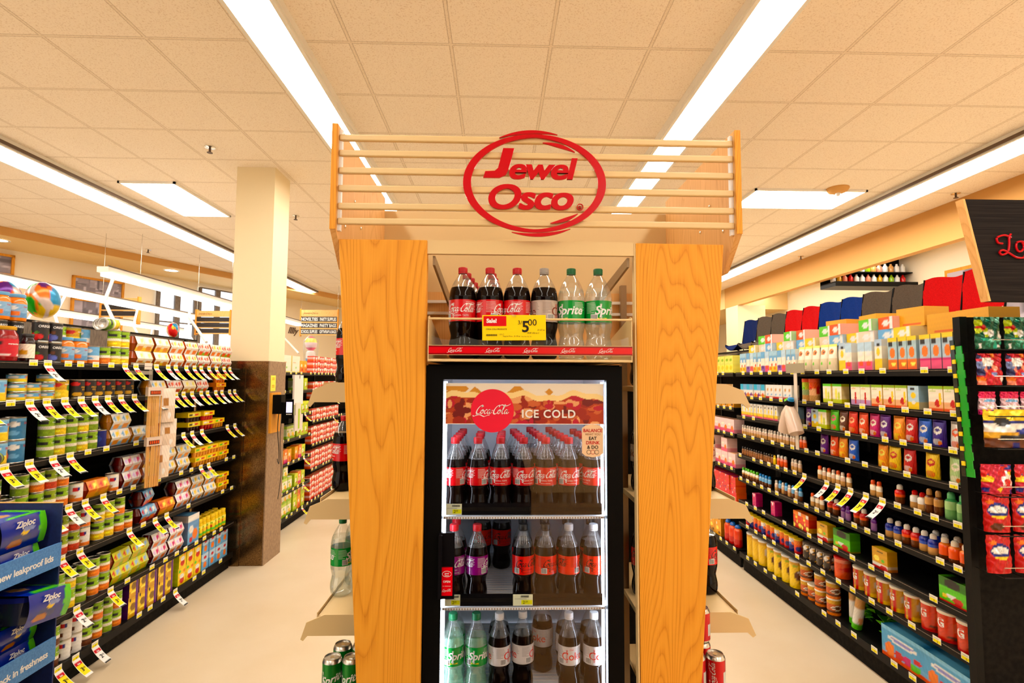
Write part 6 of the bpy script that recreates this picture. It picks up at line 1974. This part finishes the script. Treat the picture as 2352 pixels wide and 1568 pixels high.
# ------------------------------------------------------------------ gondola farther along the right aisle
QZ = [1.80, 1.47, 1.225, .90, .53]
shelving(1, XR, 5.06, 7.3, QZ, .16, 'gondola shelves of packs farther along the right aisle', 2.0, panel='back_panel_dark')
qn = ['far right top shelf', 'far right second shelf', 'far right third shelf', 'far right fourth shelf', 'far right fifth shelf', 'far right bottom shelf']
QS = [[(5.1, 5.9, 'lemon_pack', 1)], [(5.1, 5.9, 'mustard_pack', 1)], [(5.1, 5.9, 'pink_pack', 1)], [(5.1, 5.9, 'pink_pack', (1, 2))], [(5.1, 5.9, 'mag_pack', 2)], [(5.1, 5.45, 'btl_jug', 1), (5.47, 5.9, 'mustard_pack', 2)]]
for i, (z, segs) in enumerate(zip(QZ + [.16], QS)):
    fill(1, z + .0005, qn[i], segs, XR, 'drink mix shelves', False, seed=80 + i)
    tags(1, XR, z, spread(5.12, 5.9, .15, 190 + i, .1), [], qn[i], 'drink mix shelves', False)

# shaker bottle set, bags and strip hanging on the right shelves
r = empty('clip_strip', (2.17, 3.86, 1.84)); tag(r, 'clear hanging strip with grey sign holder on the right aisle top shelf', 'clip strip')
b = MB(); b.box(-.006, -.02, -.03, .066, .02, -.026, 'cream_metal_dark'); b.box(-.01, -.12, -.05, -.006, .12, .02, 'print', lin((160, 150, 128))); b.build('sign_holder', r)
b = MB(); b.box(-.008, -.02, -.60, -.004, .02, -.05, 'print', lin((226, 214, 200))); b.build('hanging_strip', r)
r = empty('hanging_bottle', (2.13, 3.88, 1.36)); tag(r, 'frosted bottles with blue and black caps hanging on right aisle strip', 'bottle')
for k_, (dy, tilt, cc) in enumerate(((.075, .35, lin((60, 140, 200))), (-.075, -.45, lime))):
    b = MB(); b.lathe([(.05, 0), (.052, .03), (.048, .14), (.03, .20), (.022, .215)], 20, 'print_gloss', lin((222, 200, 184)))
    me = b.mesh('bottle_body'); TT = Matrix.Translation((0, dy * 1.0, 0)) @ Matrix.Rotation(tilt, 4, 'X'); me.transform(TT); obj('bottle_body', me, r)
    b = MB(); b.lathe([(.028, .21), (.030, .225), (.026, .245)], 16, 'black_plastic'); me = b.mesh('collar'); me.transform(TT); obj('collar', me, r)
    b = MB(); b.lathe([(.024, .245), (.020, .265), (.0, .27)], 16, 'print_gloss', cc); me = b.mesh('cap'); me.transform(TT); obj('cap', me, r)

# celery-like bottle, leafy bag on the bottom shelf
r = empty('green_leaf_bag', (2.40, 3.42, .162)); tag(r, 'crumpled bright green plastic bag on the bottom right shelf', 'bag')
b = MB(); rr = random.Random(6)
for i in range(26):
    a = rr.uniform(0, 2 * pi); l = rr.uniform(.06, .13); zz = rr.uniform(.0, .16); tx = rr.uniform(-.3, .9)
    c = rr.choice([lin((110, 200, 30)), lin((60, 150, 30)), lin((40, 100, 20)), lin((150, 210, 60))])
    p0 = Vector((cos(a) * .02, sin(a) * .05, zz + .01)); p1 = p0 + Vector((cos(a) * l * .6, sin(a) * l, tx * .05)); n_ = Vector((-sin(a), cos(a), 0)) * .028
    k = len(b.v)
    m_ = (p0 + p1) / 2 + Vector((0, 0, .018))
    p1.z = max(p1.z, .004)
    for p in (p0, m_ - n_, p1, m_ + n_, p0 + Vector((0, 0, .002)), m_ - n_ + Vector((0, 0, .002)), p1 + Vector((0, 0, .002)), m_ + n_ + Vector((0, 0, .002))):
        b.v.append(tuple(p))
    for q in ((0, 1, 2, 3), (7, 6, 5, 4), (0, 4, 5, 1), (1, 5, 6, 2), (2, 6, 7, 3), (3, 7, 4, 0)):
        b.face([k + t for t in q], 'print_gloss', c)
b.build('bag_folds', r)
mk_tub('aloe', 'tall white drink bottle with green cap and green base', .028, .24, art([(0, lime), (.15, white), (.7, tan)], [(.5, .3, .2, .1, peach)], .1), leaf, noun='drink_bottle', taper=1.1, lh=.12)
for k_, (yy, xx, lean) in enumerate(((3.56, 2.34, .0), (3.48, 2.30, .25))):
    place('aloe', 0, 0, 0, 0, 'white drink bottle with green cap on the bottom right shelf, %s' % ('upright', 'leaning')[k_], 'white bottles on bottom right shelf',
          Matrix.Translation((xx, yy, .165 if k_ == 0 else .172)) @ Matrix.Rotation(lean, 4, 'X') @ Matrix.Rotation(-pi / 2, 4, 'Z'))

# ------------------------------------------------------------------ green strip and candy rack at the near end of the right gondola
r = empty('merchandise_strip', (2.19, 2.46, 1.30)); r.rotation_euler = (radians(-3), 0, 0)
tag(r, 'bright green hanging merchandise strip at the near end of the right shelves', 'clip strip')
b = MB()
for i in range(16):
    z = i * .038; w = .022 - .006 * (i % 2)
    b.box(-.004, -w, z, .0, w, z + .038, 'print_gloss', lin((20, 160, 40)))
b.box(-.006, .022, .0, .0, .045, .64, 'print_gloss', (.01, .02, .01)); b.build('strip_body', r)
for i in range(9):
    b = MB(); b.box(-.012, .018, .05 + i * .068, -.006, .034, .07 + i * .068, 'print', yellow); b.build('yellow_clip', r)

r = empty('candy_rack', (2.60, 2.495, 0)); tag(r, 'black wire end rack of candy bags at the right edge', 'shelves')
b = MB(); b.box(-.36, .03, 0, .45, .05, 2.05, 'back_panel_dark'); b.build('back_panel', r)
b = MB(); b.box(-.390, .01, 0, -.355, .05, 2.05, 'black_shelf'); b.build('side_post', r)
for xx in (.05, .40):
    b = MB(); b.box(xx, -.21, 1.90, xx + .03, .05, 1.93, 'black_shelf'); b.box(xx, -.24, 1.90, xx + .03, -.21, 2.5, 'black_shelf'); b.build('sign_arm', r)
b = MB(); b.box(-.38, -.22, 0, .45, .03, .12, 'black_shelf'); b.build('base_deck', r)
RKZ = [1.885, 1.72, 1.585, 1.44, 1.23, 1.06, .88]
for z in RKZ:
    b = MB(); b.tube([(-.37, -.135, z + .045), (.45, -.135, z + .045)], .0022, 6, 'steel'); b.tube([(-.37, -.13, z), (.45, -.13, z)], .003, 6, 'black_shelf')
    for i in range(9):
        b.tube([(-.37 + i * .1, -.13, z), (-.37 + i * .1, .03, z)], .002, 5, 'black_shelf')
    b.build('wire_shelf', r)
cand = [('green', art([(0, lin((10, 90, 60)))], blobs_r(21, [lin((60, 180, 150)), white, lin((200, 220, 60)), lin((20, 120, 80)), redc, lin((150, 220, 200))], 26), .3), .12, .15, ()),
        ('red', art([(0, lin((200, 20, 40)))], blobs_r(22, [white, lin((120, 130, 170)), redc, lin((40, 40, 80)), salmon, orange], 22), .3), .12, .145, ()),
        ('magenta', art([(0, mag), (.2, lin((220, 190, 200))), (.7, lin((215, 20, 80)))], [(.5, .6, .35, .06, sky), (.4, .35, .3, .08, white), (.6, .15, .2, .05, navy)], .2), .085, .105, ()),
        ('yellow', art([(0, brown), (.25, gold), (.42, white), (.62, navy), (.72, yellow)], blobs_r(23, [black, navy, yellow], 6, vmax=.7), .25), .26, .17, ()),
        ('berry', art([(0, lin((190, 20, 50)))], blobs_r(24, [white, navy, redc, salmon, yellow], 18), .3), .13, .13, ()),
        ('crimson', art([(0, lin((196, 30, 30)))], [(.5, .58, .40, .20, navy), (.48, .60, .34, .10, white), (.5, .42, .28, .04, yellow), (.25, .8, .15, .06, orange), (.4, .15, .25, .1, brown)], .15), .115, .165, (('ids', 0, .092, .022, WHITE),)),
        ('crimson2', art([(0, lin((196, 30, 30)))], [(.5, .58, .40, .20, navy), (.48, .60, .34, .10, white), (.5, .42, .28, .04, yellow), (.25, .8, .15, .06, orange)], .15), .115, .165, (('ids', 0, .092, .022, WHITE),))]
for i, (nm, f, w, h, tx) in enumerate(cand):
    mk_pouch('candy_%d' % i, nm + ' candy bag', w, .05, h, f, tx, noun='candy_bag', wob=.004)
for i, z in enumerate(RKZ):
    n = 4 if i != 3 else 2
    w = PR['candy_%d' % i]['w']
    x = 2.205
    for j in range(n):
        place('candy_%d' % i, x + w / 2 + (.01 if j else 0), 2.425 - (.03 if i == 3 else 0), z + .005, rr.uniform(-.1, .1), '%s candy bag, %s from left on the %s wire shelf of the rack' % (cand[i][0].rstrip('2'), nth(j + 1), nth(i + 1)), 'candy bags on the wire rack')
        x += w + .006
# black hanging sign with red neon style script
r = empty('black_sign', (2.0, 2.2, 2.09)); tag(r, 'large black panel sign with red script lettering cut off by the photo edge', 'sign')
M_noisy('sign_black', (.008, .006, .006), (.022, .017, .015), scale=(3, 3, 220), rough=.7, spec=.08)
b = MB(); b.prism([(.078, -.01), (1.1, -.01), (1.1, .430), (-.012, .428)], 0, .03, 'sign_black', axis='y'); b.build('sign_board', r)
b = MB(); b.prism([(.068, -.01), (.078, -.01), (-.012, .428), (-.022, .428)], -.004, .034, 'oak_light', axis='y'); b.build('edge_trim', r)
b = MB()
strokes = [([(.178, .262), (.150, .272), (.118, .262), (.120, .240), (.140, .236)], .005), ([(.178, .278), (.170, .262), (.168, .230), (.160, .200), (.135, .188), (.125, .200), (.140, .208), (.165, .196), (.195, .178), (.225, .176), (.235, .186)], .005),
           ([(.222, .246), (.204, .242), (.198, .222), (.206, .204), (.222, .206), (.232, .226), (.224, .246), (.240, .236), (.258, .236)], .005), ([(.288, .240), (.268, .246), (.256, .226), (.264, .206), (.284, .206), (.30, .216)], .005),
           ([(.345, .240), (.322, .246), (.312, .222), (.322, .204), (.342, .214), (.350, .244), (.350, .210), (.370, .204)], .005), ([(.385, .22), (.405, .26), (.40, .30), (.39, .25), (.395, .206), (.42, .206)], .005)]
for p, rad in strokes:
    b.tube([(x, -.006, z) for x, z in smooth_path(p, 6)], .0042, 6, 'neon_red_paint' if 'neon_red_paint' in MATS else 'red_acrylic')
b.build('script_lettering', r)

# high shelf and picture on the right wall
r = empty('wall_shelf', (6.0, 8.3, 3.2)); tag(r, 'high dark rack of small bottles behind the orange soffit on right wall', 'shelf')
b = MB(); b.box(-.72, -.1, 0, .6, .3, .075, 'black_shelf'); b.build('shelf_board', r)
b = MB(); b.box(-.72, .28, .075, .6, .3, .55, 'back_panel_dark'); b.build('shelf_back', r)
b = MB(); b.box(-.72, .0, .235, .6, .28, .25, 'black_shelf'); b.build('shelf_board', r)
rr = random.Random(12)
for lv, zz in enumerate((.075, .25)):
    for i in range(13):
        c = rr.choice([white, tan, redc, leaf, gold, salmon, white, white])
        b = MB(); b.lathe([(.034, 0), (.038, .02), (.038, .09), (.016, .12), (.015, .14)], 10, 'print_gloss', c)
        o = b.build('display_bottle'); o.location = (5.35 + i * .095, 8.3 + .07, 3.2 + zz)
        tag(o, 'small bottle on the high rack behind orange soffit, %s from left, %s row' % (nth(i + 1), ('lower', 'upper')[lv]), 'bottle', 'bottles on the high rack')
r = empty('framed_print', (6.6, 6.6, 3.0)); tag(r, 'framed black and white photograph on the right wall behind the sign', 'picture')
b = MB(); b.box(-.04, -.9, -.6, 0, 1.05, .34, 'oak_laminate'); b.build('picture_frame', r)
b = MB(); f = photo_art(33); b.grid(lambda u, v: (-.045, 1.0 - u * 1.85, -.55 + v * .84), 30, 22, 'paper', f); b.build('photograph', r)

# ------------------------------------------------------------------ blue cardboard display at lower left
M_noisy('card_navy', lin((10, 26, 80)), lin((14, 34, 96)), scale=(60, 60, 60), rough=.6)
M_noisy('card_blue', lin((56, 116, 184)), lin((74, 136, 200)), scale=(160, 160, 160), rough=.6)
r = empty('cardboard_display', (-1.95, 2.0, 0)); tag(r, 'blue cardboard floor display of food container packs at lower left', 'display stand')
T = Matrix.Translation((1.95, -2.0, 0))


def cd(name, b):
    me = b.mesh(name); me.transform(T); obj(name, me, r)


b = MB(); b.box(-2.22, 2.292, 0, -1.78, 2.298, 1.226, 'card_navy'); b.box(-2.22, 2.290, 1.2262, -1.78, 2.300, 1.229, 'card_tan' if 'card_tan' in MATS else 'oak_light'); cd('side_wall', b)
b = MB(); b.box(-2.22, 1.70, 0, -1.78, 1.706, 1.226, 'card_navy'); cd('side_wall', b)
b = MB(); b.box(-2.226, 1.70, 0, -2.22, 2.298, 1.226, 'card_navy'); cd('back_wall', b)
for k_, (z0, z1, txt) in enumerate(((.975, 1.068, 'with new leakproof lids'), (.604, .697, 'that lock in freshness'), (.22, .31, ''))):
    b = MB(); b.box(-1.785, 1.70, z0, -1.779, 2.30, z1, 'card_blue')
    g = text_geo(txt, .035, 0, .95)
    sz = .0255
    if txt:
        b.glyphs(g, lambda x, y: (-1.7784, 2.262 + x - g[2][1] * sz, z0 + .030 + y), sz, 'print', WHITE)
    cd('front_lip', b)
    b = MB(); b.box(-2.22, 1.706, z0 + .0, -1.785, 2.292, z0 + .006, 'card_navy'); cd('tier_floor', b)
b = MB(); b.box(-1.785, 1.70, .0, -1.779, 2.30, .22, 'card_navy'); cd('front_base', b)


def container_pack(x, y, z, rz, w, d, h, label, tilt=0.0):
    o = empty('container_pack', (x, y, z)); o.rotation_euler = (0, tilt, rz)
    tag(o, label, 'container pack', 'food container packs in the blue display')
    b = MB()
    fn = art([(0, lin((14, 24, 90))), (.0, lin((24, 44, 150)))], [(.42, .32, .22, .17, lin((60, 70, 120))), (.30, .22, .16, .12, lin((190, 120, 40))), (.5, .5, .10, .06, yellow), (.98, .5, .16, .7, lime), (.60, .60, .14, .08, (.3, .35, .6))], .08)
    b.grid(lambda u, v: (-w / 2 + u * w, -d / 2 - .012 * sin(pi * v), v * h), 28, 20, 'print_gloss', fn)
    b.grid(lambda u, v: (w / 2 - u * w, d / 2, v * h), 2, 2, 'print_gloss', lambda u, v: navy)
    tf = art([(0, lin((30, 50, 170)))], [(.45, .5, .22, .2, lin((90, 100, 170))), (.45, .5, .16, .12, tan), (.95, .5, .12, .7, lime), (.6, .12, .5, .06, lime)], .05)
    b.grid(lambda u, v: (-w / 2 + u * w, -d / 2 + v * d, h), 22, 12, 'print_gloss', tf)
    for s, xx, zz, sz in (('Ziploc', -.01 * w, .70 * h, .20 * h),):
        b.glyphs(text_geo(s, .05, .15), lambda gx, gy: (xx + gx, -d / 2 - .0135, zz + gy), min(sz, w * .13), 'print_gloss', WHITE)
    b.build('card_sleeve', o)
    b = MB()
    n = 20
    def rr_(u, v):
        a = u * 2 * pi
        s = (.40 + .10 * v)
        px = cos(a); py = sin(a)
        q = (abs(px) ** 4 + abs(py) ** 4) ** -.25
        return (px * q * w * s * .96 + 0, py * q * d * s * .9, v * h * .72 + .004)
    b.grid(lambda u, v: rr_(u, v), 24, 6, 'tub_smoke', None, closed_u=True)
    b.build('plastic_container', o)
    b = MB()
    b.grid(lambda u, v: (lambda p: (p[0] * 1.04, p[1] * 1.04, h * .76 + v * h * .16))(rr_(u, 1)), 24, 3, 'lid_blue', None, closed_u=True)
    b.build('lid', o)


M_plain('tub_smoke', (.01, .012, .03), .2); M_plain('lid_blue', lin((16, 24, 96)), .25)
container_pack(-1.91, 2.17, 1.085, pi / 2, .20, .16, .118, 'large blue container pack with green edge on top tier of the display')
container_pack(-1.91, 2.17, .982, pi / 2, .17, .14, .098, 'smaller blue container pack under the large one on the top tier')
container_pack(-1.90, 1.97, .982, pi / 2, .17, .14, .16, 'blue twist lid pack at the photo edge on the top tier')
container_pack(-1.86, 2.19, .80, pi / 2, .20, .24, .115, 'tipped blue container pack sticking out over the lower tier lip', tilt=.14)
container_pack(-1.92, 2.19, .705, pi / 2, .17, .14, .085, 'blue container pack under the tipped one on the lower tier')
container_pack(-1.92, 2.19, .611, pi / 2, .17, .14, .092, 'lowest blue container pack at right end of the lower tier')
container_pack(-1.90, 1.98, .611, pi / 2, .18, .14, .095, 'green edged container pack at photo edge, bottom of the lower tier')
container_pack(-1.90, 1.98, .708, pi / 2, .18, .14, .11, 'green edged container pack at photo edge, upper on the lower tier')
